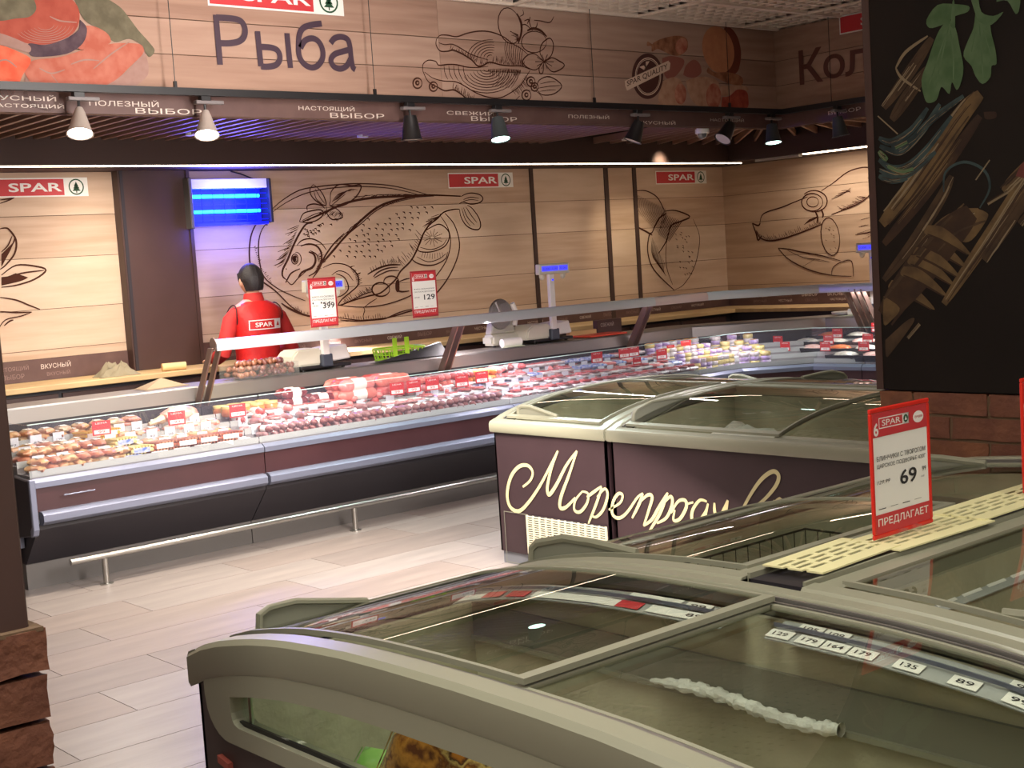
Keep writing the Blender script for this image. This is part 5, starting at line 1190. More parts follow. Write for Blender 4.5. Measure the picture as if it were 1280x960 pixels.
# ================================================================== PILLAR WITH PICTURE, BRICK PLINTHS
pl = struct('trim_4', (-2.4, 4.6, 0)); pl.name = 'trim_4'
G().box(-2.955, -1.2, 4.41, 4.84, 0, 3.42).build('pillar_core', m_dark, pl, world=True)
G().box(-2.972, -1.19, 4.382, 4.845, 0, 1.112).build('mortar', m_mort, pl, world=True)
def brick(parent, x0, x1, y0, y1, z0, z1, m, seed):
    rn = random.Random(seed); g = G(); N = 5
    # a box with rough faces
    bm = bmesh.new(); bmesh.ops.create_cube(bm, size=1)
    bmesh.ops.subdivide_edges(bm, edges=bm.edges[:], cuts=2, use_grid_fill=True)
    for v in bm.verts: v.co = Vector((x0+(v.co.x+.5)*(x1-x0)+rn.uniform(-.003, .003), y0+(v.co.y+.5)*(y1-y0)+rn.uniform(-.004, .004), z0+(v.co.z+.5)*(z1-z0)+rn.uniform(-.0025, .0025)))
    g.v = [v.co.copy() for v in bm.verts]; g.f = [[v.index for v in f.verts] for f in bm.faces]; g.m = [0]*len(g.f); bm.free()
    return g.build('brick', m, parent, world=True, smooth=True)
H_ = .0865
for r in range(12):
    z1 = 1.118-r*H_; z0 = z1-H_+.011
    o_ = -2.833 if r % 2 == 0 else -2.683
    xs = [-2.98]+[o_+.2995*k for k in range(7) if o_+.2995*k < -1.25]+[-1.18]
    for k, (a, b) in enumerate(zip(xs, xs[1:])): brick(pl, a+.006, b-.006, 4.375, 4.40, max(z0, .002), z1, m_brickA if (r+k) % 3 else m_brickB, r*50+k)
    for k, (a, b) in enumerate(((4.40, 4.62), (4.62, 4.84)) if r % 2 else ((4.40, 4.51), (4.51, 4.73), (4.73, 4.84))): brick(pl, -2.985, -2.965, a+.005, b-.005, max(z0, .002), z1, m_brickB if (r+k) % 3 == 0 else m_brickA, r*50+k+20)
pic = thing('wall_picture', 'tall dark picture panel of twine, roots and green leaves on the pillar', 'picture', (-2.1, 4.385, 1.125))
G().box(-2.955, -1.2, 4.374, 4.408, 1.125, 3.36).build('picture_board', mat('picture_black_brown', (30, 23, 20), .6, var=(24, 18, 16), vscale=2, spec=.15), pic, world=True)
G().box(-2.985, -2.955, 4.372, 4.84, 1.125, 3.40).build('edge_board', m_brown, pic, world=True)
PP = Plane((0, 4.3735, 0), (1, 0, 0), (0, 0, 1), (0, -1, 0))
pc = [mm('leaf_green_print', (66, 90, 58), (84, 104, 74)), mm('leaf_pale_print', (88, 108, 78), (72, 94, 64)), mm('root_print', (74, 56, 40), (56, 42, 32)), mm('twine_print', (104, 82, 54), (76, 58, 40)), mm('herb_blue_print', (58, 72, 72), (38, 48, 50)), mm('twig_light_print', (122, 106, 84)), mm('root_dark_print', (62, 44, 32), (48, 34, 28)), mm('red_onion_print', (96, 50, 46))]
R1 = cropY(1040, 0, 2.0, 4.3735); R8 = cropY(1100, 0, 4.0, 4.3735)
pg = G()
def ps(f, pts, mi, lift, k=4, sm=True):
    pg.mi = mi; q = cr(f(pts+[pts[0]]), k)[:-1] if sm else f(pts); PP.poly(pg, q, lift)
def pw(f, pts, w, mi, lift):
    pg.mi = mi; c = cr(f(pts), 6); PP.stroke(pg, c, w, lift)
    if w > .018:
        rn = random.Random(int(c[0][0]*1e4)); t = Vector(c[-1])-Vector(c[0]); n_ = Vector((-t.y, t.x)).normalized()
        for k in range(9):
            o = rn.uniform(-.42, .42)*w; a = rn.randrange(0, max(1, len(c)//2)); b = rn.randrange(len(c)//2, len(c)); pg.mi = {2: (6, 5, 2), 3: (2, 5, 6), 4: (4, 5, 6), 6: (2, 6, 3)}.get(mi, (2, 6, 5))[k % 3]
            PP.stroke(pg, [(x+n_.x*o+rn.uniform(-.001, .001), y+n_.y*o+rn.uniform(-.001, .001)) for x, y in c[a:b+1]], w*rn.uniform(.05, .14), lift+.0002+.00003*k)
# twigs and roots
pw(R1, [(130,270),(170,215),(215,150),(250,95)], .045, 2, .0004); pw(R1, [(150,300),(190,240),(240,170)], .05, 2, .0006)
pw(R1, [(125,560),(190,480),(260,380),(330,280),(372,235)], .075, 3, .0008); pw(R1, [(130,610),(220,500),(300,390),(370,290)], .05, 6, .0006); pw(R1, [(130,700),(200,610),(270,500),(300,440)], .045, 2, .0005)
pw(R1, [(280,760),(340,670),(400,580),(470,470),(520,400)], .05, 3, .0007); pw(R1, [(380,650),(440,560),(500,470)], .045, 2, .0009); pw(R1, [(430,480),(470,440),(540,370)], .055, 3, .0011)
pw(R1, [(160,170),(185,130),(240,90)], .012, 5, .0012); pw(R1, [(160,170),(175,195),(222,228)], .010, 5, .0012); pw(R1, [(115,290),(165,335)], .010, 5, .0012); pw(R1, [(470,560),(520,500)], .05, 2, .0008)
pw(R1, [(280,480),(285,430),(330,405),(380,425),(395,470),(370,520)], .010, 4, .0012); pw(R1, [(360,450),(395,400)], .010, 5, .0012); pw(R1, [(390,510),(440,480)], .02, 5, .0010)
# stack of wound rootlets
pw(R1, [(130,790),(200,700),(280,600),(350,530)], .13, 6, .0010); pw(R1, [(145,760),(215,660),(290,570),(370,535)], .09, 3, .0012)
ps(R1, [(300,555),(345,522),(385,530),(388,548),(350,600),(320,600)], 3, .0014)
for (x, y) in ((240,575),(228,605),(212,630),(198,650),(180,678),(150,712)):
    ps(R1, [(x,y-12),(x+35,y-8),(x+75,y+22),(x+108,y+62),(x+70,y+45),(x+25,y+22),(x-8,y+8)], 3, .0018+.0002*((y//20) % 5))
    pw(R1, [(x,y+10),(x+40,y+28),(x+100,y+62)], .008, 6, .003)
ps(R1, [(130,740),(170,770),(150,800),(130,810)], 3, .002); ps(R1, [(134,850),(190,800),(205,805),(150,880),(136,890)], 2, .0016); pw(R1, [(190,845),(220,810)], .02, 5, .0014)
# blue green herb swirl
for k, pts in enumerate(([(118,345),(150,355),(200,325),(240,270)], [(120,365),(170,380),(225,330),(270,260)], [(118,400),(150,420),(190,415),(240,370),(300,290)], [(120,425),(160,440),(200,430),(260,380)], [(150,370),(200,350),(250,300),(330,240)], [(118,440),(150,450),(190,445)])): pw(R1, pts, .028, 4, .0016+.0002*k)
for pts in ([(118,378),(130,392),(140,400)], [(140,415),(175,430),(205,422)], [(160,370),(190,355)]): pw(R1, pts, .022, 1, .003)
# leaves
ps(R8, [(345,90),(300,150),(270,220),(240,310),(210,400),(225,490),(245,515),(285,500),(305,440),(320,440),(350,470),(362,410),(385,450),(405,420),(420,340),(400,230),(380,140)], 0, .0034, 3)
ps(R8, [(480,60),(470,140),(440,210),(420,280),(460,330),(480,380),(515,420),(555,385),(560,330),(585,320),(580,250),(560,170),(545,100)], 0, .0036, 3)
ps(R8, [(370,20),(290,25),(235,100),(250,140),(300,130),(340,110),(380,80),(440,60),(445,30)], 0, .0032, 3); ps(R8, [(585,10),(640,5),(680,70),(700,40),(695,-40),(600,-40)], 1, .0032, 3)
ps(R8, [(480,70),(455,-20),(490,-20),(510,60),(570,80),(620,60),(560,125),(500,110)], 1, .0037, 3); ps(R8, [(355,130),(365,10),(375,10),(378,140)], 1, .0038, 2)
for p in ([(350,120),(320,250),(280,440)], [(355,150),(370,280),(370,400)], [(330,180),(290,300),(250,420)], [(500,120),(510,250),(520,400)], [(480,160),(460,260)], [(520,150),(560,280)]): pw(R8, p, .006, 1, .0042)
ps(R8, [(520,560),(580,560),(580,590),(530,595)], 6, .002); ps(R1, [(460,440),(480,405),(520,400),(520,450)], 7, .0028)
x = pg.build('picture_print', pc, pic, flat2d=True); x.location = -Vector(pic.location)

lc = struct('trim_5', (-2.8, .7, 0))
G().box(-3.03, -2.535, .40, .947, 1.06, 3.42).build('column_panel', m_brown, lc, world=True, bev=.004)
G().box(-3.02, -2.56, .42, .93, 0, 1.064).build('mortar', m_mort, lc, world=True)
for r in range(12):
    z1 = 1.066-r*.0905; z0 = z1-.0905+.010
    j = .0 if r % 2 else .02
    cuts = [.40, .68, .968+random.uniform(-.006, .004)] if r % 2 else [.40, .54, .82, .968+random.uniform(-.006, .004)]
    for k, (a, b) in enumerate(zip(cuts, cuts[1:])): brick(lc, -2.56, -2.515, a+.004, b-.002, max(z0, .002), z1, [m_brickA, m_brickB][(r+k) % 2], 900+r*9+k)
    cuts = [-3.03, -2.76, -2.518] if r % 2 == 0 else [-3.03, -2.9, -2.63, -2.562]
    for k, (a, b) in enumerate(zip(cuts, cuts[1:])): brick(lc, a, b-.008, .932, .966, max(z0, .002), z1, [m_brickA, m_brickB][(r+k) % 2], 1900+r*9+k)
G().box(-3.03, -2.515, .40, .966, 1.060, 1.068).build('brick_cap', m_mort, lc, world=True)

# ================================================================== GOODS IN THE COUNTER
random.seed(11)
fd = lambda n, a, b, vs=18, coat=.5, bump=.2: mat('food_'+n, a, .35, var=b, vscale=vs, bump=bump, bscale=30, coat=coat)
F_ = dict(smoked=fd('smoked_fish', (170, 106, 72), (216, 178, 120)), smoked2=fd('smoked_meat', (150, 78, 62), (196, 134, 100)), pale=fd('pale_fish', (206, 186, 150), (168, 120, 92)), yellow=fd('cheese_sticks', (232, 186, 62), (216, 150, 40)),
          cream=fd('cream_cheese_sticks', (232, 216, 150), (214, 190, 110)), stripe=fd('grilled_sausage', (176, 92, 62), (140, 64, 44)), ham=fd('ham_hock', (214, 130, 112), (232, 196, 176)), salami=fd('dark_salami', (120, 34, 40), (94, 24, 30)),
          pink=fd('pink_sausage', (212, 112, 100), (226, 140, 126), bump=.05), rose=fd('rose_sausage', (222, 128, 124), (236, 170, 168), bump=.05), orange=fd('orange_sausage', (232, 140, 60), (240, 176, 96), bump=.05), redp=fd('red_sausage', (188, 72, 72), (214, 124, 120), bump=.05),
          brown=fd('brown_sausage', (128, 84, 84), (164, 122, 124)), bluew=fd('blue_white_pack', (90, 120, 200), (226, 230, 240), 30), whitep=fd('white_pack', (226, 220, 220), (200, 180, 184), 24), purple=fd('purple_pack', (170, 140, 200), (224, 210, 232), 30),
          slice=fd('sliced_meat', (176, 104, 106), (214, 172, 170), 30), dark=fd('dark_sliced', (110, 56, 56), (156, 96, 92), 26), jar=fd('jar_orange', (196, 110, 70), (170, 150, 70), 12), salad=fd('white_salad', (226, 222, 214), (196, 190, 170), 40, bump=.6),
          salad2=fd('orange_salad', (226, 130, 60), (206, 90, 50), 40, bump=.6), salad3=fd('pink_salad', (224, 160, 146), (236, 206, 196), 40, bump=.6))
def new_thing_mesh(g, nm, m, smooth=True): return g.build(nm, m, smooth=smooth)
def lump(m, L, W, H, seed):
    rn = random.Random(seed); p = [rn.uniform(0, 6) for _ in range(4)]
    def fn(u, v):
        a = u*2*math.pi; b = (v-.5)*math.pi; r = 1+.14*math.sin(3*a+p[0])+.10*math.sin(5*a+4*b+p[1])
        return (L/2*math.cos(b)*math.cos(a)*r, W/2*math.cos(b)*math.sin(a)*r, H/2+H/2*math.sin(b)*(1+.15*math.sin(4*a+p[2])))
    return G().grid(fn, 14, 8)
def p_lump(nm, m, L, W, H, seed=1, label_=True):
    o = lump(m, L, W, H, seed).build(nm, m, smooth=True)
    if label_: G().prism([(-L*.1, -W*.22, H*.98), (L*.18, -W*.22, H*.98), (L*.18, W*.15, H*.98), (-L*.1, W*.15, H*.98)], (0, 0, .003)).build('label', m_card, o)
    return o
def p_saus(nm, m, L, r, band=True, bm=None, ax='x'):
    pr = [(r*.15, -L/2-.008), (r*.25, -L/2), (r*.8, -L/2+r*.4), (r, -L/2+r), (r*1.02, 0), (r, L/2-r), (r*.8, L/2-r*.4), (r*.25, L/2), (r*.15, L/2+.008)]
    M = Matrix.Rotation(math.pi/2, 3, 'Y' if ax == 'x' else 'X')
    o = G().lathe(pr, (0, 0, r), 12, M=M).build(nm, m, smooth=True)
    if band: G().lathe([(r*1.03, -L*.18), (r*1.05, -L*.17), (r*1.05, L*.17), (r*1.03, L*.18)], (0, 0, r), 12, M=M).build('label_band', bm or m_card, o, smooth=True)
    return o
def p_sticks(nm, m, m2, L, W, n=7):
    o = G().box(-L/2, L/2, -W/2, W/2, 0, .022).build(nm, m, bev=.006)
    for k in range(n):
        y = -W/2+W*(k+.5)/n
        G().tube([(-L/2+.005, y-.008, .03), (L/2-.005, y+.008, .034)], W/n*.36, 6).build('stick', m2, o, smooth=True)
    G().box(L/2-.002, L/2+.002, -W*.4, W*.3, .002, .03).build('label', [m_card, F_['bluew']][random.random() < .6], o)
    return o
def p_pack(nm, m, L, W, H, lab=True, slices=0):
    o = G().box(-L/2, L/2, -W/2, W/2, 0, H*.5).build(nm, m if not slices else F_['whitep'], bev=H*.2)
    for k in range(slices):
        x = -L/2+L*(k+.6)/(slices+.3); G().lathe([(W*.34, 0), (W*.36, .004), (W*.33, .009)], (x, 0, H*.5+.002*k), 12).build('slice', m, o, smooth=True)
    if lab: G().box(-L*.2, L*.25, -W*.3, W*.3, H*.5, H*.5+(.006 if not slices else .020)).build('label', [m_card, F_['bluew'], F_['redp'], F_['whitep']][random.randrange(4)], o)
    G().box(-L/2-.012, L/2+.012, -W/2-.010, W/2+.010, H*.24, H*.26).build('film_edge', m_clear, o)
    return o
def p_jar(nm):
    o = G().lathe([(.045, 0), (.052, .01), (.052, .045), (.046, .052)], n=14).build(nm, F_['jar'], smooth=True)
    G().lathe([(.05, .052), (.05, .066), (.045, .068)], n=14).build('lid', F_['cream'], o, smooth=True)
    return o
def p_tray(nm, m):
    g = G(); L, W = .26, .17
    g.box(-L/2, L/2, -W/2, W/2, 0, .006).prism([(-L/2, -W/2, .006), (-L/2-.012, -W/2-.012, .05), (-L/2-.004, -W/2-.004, .05), (-L/2+.006, -W/2+.006, .006)], (L+.0, 0, 0))
    g.box(-L/2-.01, L/2+.01, -W/2-.01, -W/2-.002, .03, .052).box(-L/2-.01, L/2+.01, W/2+.002, W/2+.01, .0, .052).box(-L/2-.01, -L/2, -W/2, W/2, 0, .052).box(L/2, L/2+.01, -W/2, W/2, 0, .052).box(-L/2, L/2, -W/2-.004, -W/2+.002, 0, .04)
    o = g.build(nm, m_blackp)
    lump(m, L*.92, W*.9, .075, random.randrange(99)).build('salad', m, o, smooth=True)
    return o
def place(proto, used, loc, rz=0, rx=0, label=None, cat='food', group=None):
    if proto in used: o = dup(proto)
    else: o = proto; used.add(proto)
    o.location = loc; o.rotation_euler = (rx, 0, rz)
    return tag(o, label, cat, group)
used = set()
ADJ = {'food_smoked_fish': 'tan', 'food_smoked_meat': 'reddish brown', 'food_pale_fish': 'pale', 'food_brown_sausage': 'dull brown', 'food_dark_sliced': 'dark', 'white_card': 'white', 'food_white_pack': 'white', 'food_sliced_meat': 'pink', 'food_blue_white_pack': 'blue', 'food_rose_sausage': 'rose', 'food_red_sausage': 'red', 'food_grilled_sausage': 'red brown', 'food_ham_hock': 'pink'}
def rowz(k): return .671+.04*k
def rowd(k): return .07+.175*k+.082
def row(protos, k, y0, y1, pitch, label, cat, group, rz=0, jit=.15, layers=1, lh=.05, dx=0):
    y = y0; i = 0
    while y <= y1-pitch*.5:
        for l in range(layers):
            pr_ = random.choice(protos); adj = ADJ.get(pr_.data.materials[0].name, '')
            lb = (adj+' '+label).strip()+(', %s third' % ('left', 'middle', 'right')[min(2, int(3*(y-y0)/(y1-y0)))] if y1-y0 > .5 else '')+((', lower layer', ', upper layer')[l] if layers > 1 else '')
            if i and y1-y0 < .2: lb = 'second '+lb
            place(pr_, used, (-7.4-rowd(k)+dx+random.uniform(-.012, .012), y+pitch*(.5+(.3 if l else 0)), rowz(k)+lh*l), rz+random.uniform(-jit, jit), 0, lb, cat, group)
        y += pitch; i += 1
SF = [p_lump('smoked_fish', F_[m], .15, .11, .05, i) for i, m in enumerate(('smoked', 'smoked2', 'pale', 'smoked'))]
PF = [p_lump('fish_pack', F_[m], .15, .10, .045, i+9) for i, m in enumerate(('pale', 'smoked', 'pale'))]
row(SF, 0, 2.90, 3.44, .08, 'smoked fish pack, front row at the left end', 'fish', 'smoked fish in the front row', layers=2, lh=.035)
row(SF, 1, 2.90, 3.42, .085, 'smoked fish pack, second row at the left end', 'fish', 'smoked fish in the second row', layers=2, lh=.035)
row(SF+PF, 2, 2.90, 3.35, .10, 'smoked piece, third row at the left end', 'meat', 'smoked pieces in the third row')
ST = [p_sticks('grill_sausage_pack', F_['stripe'], F_[m], .15, .15) for m in ('smoked2', 'stripe')]; CH = [p_sticks('cheese_stick_pack', F_['cream'], F_['cream'], .14, .14)]; CY = [p_sticks('yellow_stick_pack', F_['yellow'], F_['yellow'], .15, .12)]
row(CH, 0, 3.44, 3.62, .15, 'cream cheese stick pack in the front row beside the striped packs', 'cheese', None, layers=2, lh=.035)
row(ST, 0, 3.60, 4.18, .145, 'striped grill sausage pack in front row', 'sausage', 'striped grill sausage packs', layers=2, lh=.04)
row([p_pack('sliced_pack', F_['whitep'], .14, .11, .05)], 0, 4.18, 4.30, .12, 'white labelled pack at the front corner beside the striped sausage packs', 'food pack', None)
row(CH, 1, 3.42, 3.58, .15, 'cream cheese stick pack in the second row', 'cheese', None, layers=2, lh=.035)
row(PF+SF[:1], 1, 3.58, 4.30, .10, 'dried fish pack behind the striped sausages', 'fish', 'dried fish packs in the second row', layers=1)
row(CY, 2, 3.32, 3.56, .12, 'pack of bright yellow cheese sticks in a low heap', 'cheese', 'yellow cheese sticks', layers=2, lh=.04)
row(PF+SF[:2], 2, 3.58, 3.92, .10, 'fish piece left of the pale ham', 'fish', 'fish pieces in the third row')
row([p_lump('meat_pack', F_['ham'], .15, .13, .05, 4)], 2, 3.92, 4.30, .125, 'pink meat pack in the third row in front of the pale ham', 'meat', 'pink meat packs in front of the ham')
row(SF+PF, 3, 2.92, 3.80, .11, 'smoked piece in the back left row', 'meat', 'smoked pieces in the back row', layers=2, lh=.03)
h_ = p_lump('ham_hock', F_['ham'], .17, .28, .10, 6, False); place(h_, used, (-8.04, 4.08, rowz(3)), .2, 0, 'large pale ham hock wrapped in film between two red price tags', 'ham')
G().tube([(.02, -.13, .04), (.02, -.24, .02)], [.03, .012], 8).build('knuckle_end', F_['pale'], h_, smooth=True)
jr = p_jar('food_jar')
for k in range(8): place(jr, used, (-7.98-.11*(k % 2), 4.42+.105*(k//2), rowz(3)), 0, 0, 'squat jar of orange pickles with a cream lid left of the dark salamis', 'jar', 'jars left of the dark salamis')
sa = p_saus('salami_stick', F_['salami'], .20, .036, ax='y')
for k in range(6): place(sa, used, (-7.94-.075*(k % 2)-.03, 4.92+.215*(k//2 % 2), rowz(3)+(.0 if k < 4 else .06)), random.uniform(-.1, .1), 0, 'dark red salami with white label band below the left scale', 'salami', 'dark red salamis with white bands')
pk = [p_saus('boiled_sausage', F_[m], .30, .042, band=b, ax='y') for m, b in (('pink', True), ('pink', False), ('rose', True), ('redp', False))]
for k in range(12): place(pk[k % 4], used, (-7.86-.088*(k % 3), 5.36+.30*((k//3) % 2), rowz(3)+.0+.07*(k//6)), random.uniform(-.08, .08), 0, '%s thick boiled sausage in the heap near the 129 sign, %s layer, %s pile' % (('banded pink', 'plain pink', 'banded rose', 'plain red')[k % 4], 'upper' if k > 5 else 'lower', ('left', 'right')[(k//3) % 2]), 'sausage', 'thick pink boiled sausages')
pk2 = [p_saus('long_sausage', F_[m], .20, .024, band=b, bm=F_['whitep'], ax='x') for m, b in (('rose', True), ('redp', True), ('orange', False), ('orange', True), ('pink', True))]
for k in range(34):
    y = 5.86+.052*(k % 17); i = [0, 1, 0, 4, 1, 2, 3, 2][(k % 17)//2 % 8] if k < 17 else [0, 4, 1, 0, 1, 1, 3, 2][(k % 17)//2 % 8]
    place(pk2[i], used, (-8.00+.02*math.sin(k), y, rowz(3)-.002+.048*(k//17)), random.uniform(-.12, .12), 0, '%s slim wrapped sausage past the pink heap, %s layer, %s part of the row' % (('rose', 'red', 'plain orange', 'banded orange', 'pink')[i], 'upper' if k > 16 else 'lower', ('left', 'middle', 'right')[(k % 17)//6]), 'sausage', 'slim pink and orange sausages')
br = [p_saus('smoked_sausage', F_[m], .14, .022, band=b, ax='x') for m, b in (('brown', False), ('brown', True), ('dark', True), ('dark', False))]
row(br, 0, 4.38, 6.36, .058, 'smoked sausage, front row of second section', 'sausage', 'brown sausages in the front row', layers=2, lh=.036)
sl_ = [p_pack('sliced_pack', F_[m], .14, .12, .05, slices=s) for m, s in (('slice', 3), ('dark', 3), ('whitep', 0), ('slice', 0), ('bluew', 0))]
row(sl_[:4]+br[:1], 1, 4.38, 6.36, .115, 'sliced pack, second row of second section', 'food pack', 'sliced packs of the middle section', layers=2, lh=.03)
row([sl_[0], sl_[2], pk2[0], pk2[1]], 2, 4.38, 6.36, .105, 'wrapped pack, third row of second section', 'food pack', 'wrapped packs in the third row', layers=2, lh=.035)
C_ = sl_+[p_pack('salami_pack', F_['salami'], .15, .10, .05, slices=2), p_pack('pink_pack', F_['rose'], .15, .11, .06)]
row([C_[0], C_[1], C_[5]], 0, 6.44, 8.42, .118, 'sliced pack, front row of third section', 'food pack', 'front row behind the far island', layers=2, lh=.03)
row(C_, 1, 6.44, 8.42, .118, 'sliced pack, second row of third section', 'food pack', 'second row behind the far island', layers=2, lh=.03)
row([C_[2], C_[4], C_[6], C_[0]], 2, 6.44, 8.42, .118, 'wrapped pack, third row of third section', 'food pack', 'third row behind the far island', layers=2, lh=.035)
row([pk2[0], pk2[1], br[2], sl_[2]], 3, 6.74, 7.42, .10, 'banded sausage below the middle scale', 'sausage', 'banded sausages below the middle scale', layers=2, lh=.045)
row([sl_[4], sl_[2]], 3, 7.42, 8.40, .12, 'back row pack near the third rail arm', 'food pack', 'blue and white packs near the third arm', layers=2, lh=.04)
# corner: round purple and cream packs
rp = [G().lathe([(.040, 0), (.045, .01), (.045, .03), (.040, .036)], n=14).build('round_pack', F_[m], smooth=True) for m in ('purple', 'cream', 'whitep')]
for o in rp: G().lathe([(.018, .036), (.03, .038), (.018, .039)], n=12).build('seal', F_['orange'], o)
for k in range(120):
    t = (k//12+.5)/10; j = 3+int(t*1.45); u = (t*1.45) % 1; lay = k % 4
    d = rowd(lay); a = cp(j, d, 0).lerp(cp(j+1, d, 0), u*.9+.05)
    q_ = random.randrange(3); place(rp[q_], used, (a.x, a.y, rowz(lay)+.037*((k//4) % 3)), 0, random.uniform(-.1, .1), '%s round pack at the counter bend, %s, %s layer, %s' % (('purple', 'cream', 'white')[q_], ('front row', 'second row', 'third row', 'back row')[lay], ('bottom', 'middle', 'top')[(k//4) % 3], 'before the corner' if j == 3 else 'on the corner'), 'food pack', 'round packs at the counter bend')
# side run: black salad trays
tr_ = [p_tray('salad_tray', F_[m]) for m in ('salad', 'salad2', 'salad3', 'salad')]
for k in range(4):
    for i in range(10):
        x = cp(4, rowd(k), 0).x+.42+.285*i
        if x > -4.6: continue
        if x < cp(5, rowd(k), 0).x+.1 and k < 1: continue
        place(tr_[(i*3+k*2) % 4], used, (x, 9.45+rowd(k), rowz(k)), math.pi*(random.random() < .5), 0, ('white', 'orange', 'pink', 'pale')[(i*3+k*2) % 4]+' salad heaped in a black tray in the side run, %s' % ('row nearest the glass', 'row second from the glass', 'row third from the glass', 'row against the rear deck')[k], 'tray', 'black salad trays row %d' % (k+1))
# white price cards on the price rails, red tags standing among the goods
pcm = None
for ci, (y0, y1) in enumerate(((2.95, 4.3), (4.38, 6.35), (6.45, 8.4))):
    for k in (1, 2, 3):
        for i in range(int((y1-y0)/.13)):
            if random.random() < .12: continue
            y = y0+.13*i+random.uniform(0, .03); X = -7.4-.07-.175*k+.004
            g = G().box(X, X+.0015, y, y+.07, .655+.04*k, .700+.04*k+.018); g.mi = 1
            PQ = Plane((X+.0016, 0, 0), (0, 1, 0), (0, 0, 1), (1, 0, 0)); PQ.text(g, random.choice(('129', '99', '249', '87', '319')), y+.02, .665+.04*k, y+.055, .68+.04*k, .0005)
            g.build('price_card', [m_price, m_txt], counters[ci], world=True)
def red_tag(loc, rz, lab, grp, s=1.0):
    o = thing('price_tag', lab, 'price tag', loc, grp, rz)
    G().box(-.055*s, .055*s, -.001, .001, .02, .105*s).build('card', m_red, o)
    PL = Plane((0, -.0012, 0), (1, 0, 0), (0, 0, 1), (0, -1, 0)); g = G(); PL.text(g, 'ЦЕНА', -.035*s, .085*s, .035*s, .097*s, .0006); PL.rect(g, -.045*s, .028, .045*s, .052*s, .0004); g.mi = 1; PL.text(g, '99', -.02*s, .032, .02*s, .048*s, .0008)
    g.build('print', [m_txtw, m_redd], o, flat2d=True)
    G().box(-.003, .003, -.002, .002, -.05, .02).box(-.02, .02, -.012, .012, -.053, -.048).build('stem', m_clear, o)
    return o
TG = [(128, 548, -7.72, 'fish'), (222, 535, -7.80, 'pale fish'), (298, 525, -7.80, 'ham'), (497, 497, -7.72, ''), (518, 494, -7.72, ''), (541, 491, -7.74, ''), (578, 487, -7.78, ''), (603, 482, -7.78, ''), (747, 461, -7.85, ''), (781, 455, -7.93, ''), (793, 454, -7.93, ''), (828, 459, -7.80, ''), (797, 465, -7.68, ''), (839, 448, -7.9, ''), (858, 443, -7.9, '')]
LT = ['red price tag standing among the smoked fish, leftmost in the counter', 'red price tag left of the large pale ham hock', 'red price tag right of the large pale ham hock', 'red price tag in front of the pink heap, first of three', 'red price tag in front of the pink heap, middle of three', 'red price tag in front of the pink heap, last of three',
      'red price tag before the orange sausages', 'red price tag before the last slim sausages', 'red price tag left of the third rail arm foot', 'left one of the paired red price tags below the third rail arm', 'right one of the paired red price tags below the third rail arm', 'red price tag nearest the far freezer ridge before the bend', 'small low red price tag behind the far freezer handle', 'small red price tag just before the bend', 'red price tag at the start of the bend beside the round packs']
for (x, y, X, _), lab in zip(TG, LT):
    Y, Z = on_x(x, y, X); Z = max(Z, rowz(max(0, int((-7.4-X-.07)/.175)))+.055); red_tag((X, Y, Z), math.pi/2-.15, lab, None, .75 if 'small' in lab else 1.0)
TE = [(957, 424, 10.02), (1002, 420, 10.08), (1047, 425, 9.98), (1036, 434, 9.82), (973, 440, 9.72), (982, 447, 9.6), (1032, 445, 9.62), (1085, 432, 9.86), (1080, 443, 9.66), (1096, 418, 10.1)]
LE = ['at the inner bend before the double arm', 'behind the double arm against the rear deck', 'in the back row left of the right scale', 'in the third row mid way along the side run', 'nearest the bend in the second row', 'leaning forward in the front row by the bend', 'in the front row mid way along the side run', 'in the third row beside the picture pillar', 'in the front row beside the picture pillar', 'in the back row half hidden by the picture pillar']
for (x, y, Y), lab in zip(TE, LE):
    X, Z = on_y(x, y, Y); Z = max(Z, rowz(max(0, int((Y-9.45-.07)/.175)))+.055); red_tag((X, Y, Z), 0, 'red salad tag '+lab, None, .95)

# ================================================================== THE WORKER
m_skin = mat('skin', (206, 156, 132), .5); m_hair = mat('black_hair', (34, 28, 30), .55, bump=.4, bscale=90); m_vest = mat('red_quilted_vest', (214, 34, 30), .55, var=(196, 26, 26), vscale=8, bump=.5, bscale=26)
m_shirt = mat('red_shirt', (196, 44, 40), .75, var=(178, 36, 36), vscale=10, bump=.3, bscale=14); m_trs = mat('dark_trousers', (40, 38, 44), .8); m_pip = mat('dark_piping', (70, 24, 26), .7)
wk = thing('person', 'shop worker with short dark hair in a red vest, seen from behind at the worktop', 'person', (-9.08, 5.315, 0))
def loft(g, rings, n=24, cap=True):
    vs = []
    for cx, cy, z, rx, ry in rings:
        for j in range(n): a = 2*math.pi*j/n; vs.append((cx+rx*math.copysign(abs(math.cos(a))**.85, math.cos(a)), cy+ry*math.copysign(abs(math.sin(a))**.85, math.sin(a)), z))
    k = len(rings); fs = [(i*n+j, i*n+(j+1) % n, (i+1)*n+(j+1) % n, (i+1)*n+j) for i in range(k-1) for j in range(n)]
    if cap: fs += [list(range(n))[::-1], list(range((k-1)*n, k*n))]
    return g.add(vs, fs)
TOR = [(0, 0, .86, .10, .15), (0, 0, .95, .115, .17), (0, 0, 1.05, .10, .150), (.005, 0, 1.18, .105, .160), (.01, 0, 1.32, .12, .180), (.01, 0, 1.42, .115, .190), (.005, 0, 1.475, .09, .165), (0, 0, 1.51, .065, .10), (-.005, 0, 1.53, .055, .06)]
def armp(s): return [Vector((0, s*.155, 1.430)), Vector((.0, s*.208, 1.375)), Vector((.015, s*.265, 1.24)), Vector((.01, s*.295, 1.14)), Vector((-.10, s*.29, 1.10)), Vector((-.22, s*.24, 1.085)), Vector((-.27, s*.22, 1.08))]
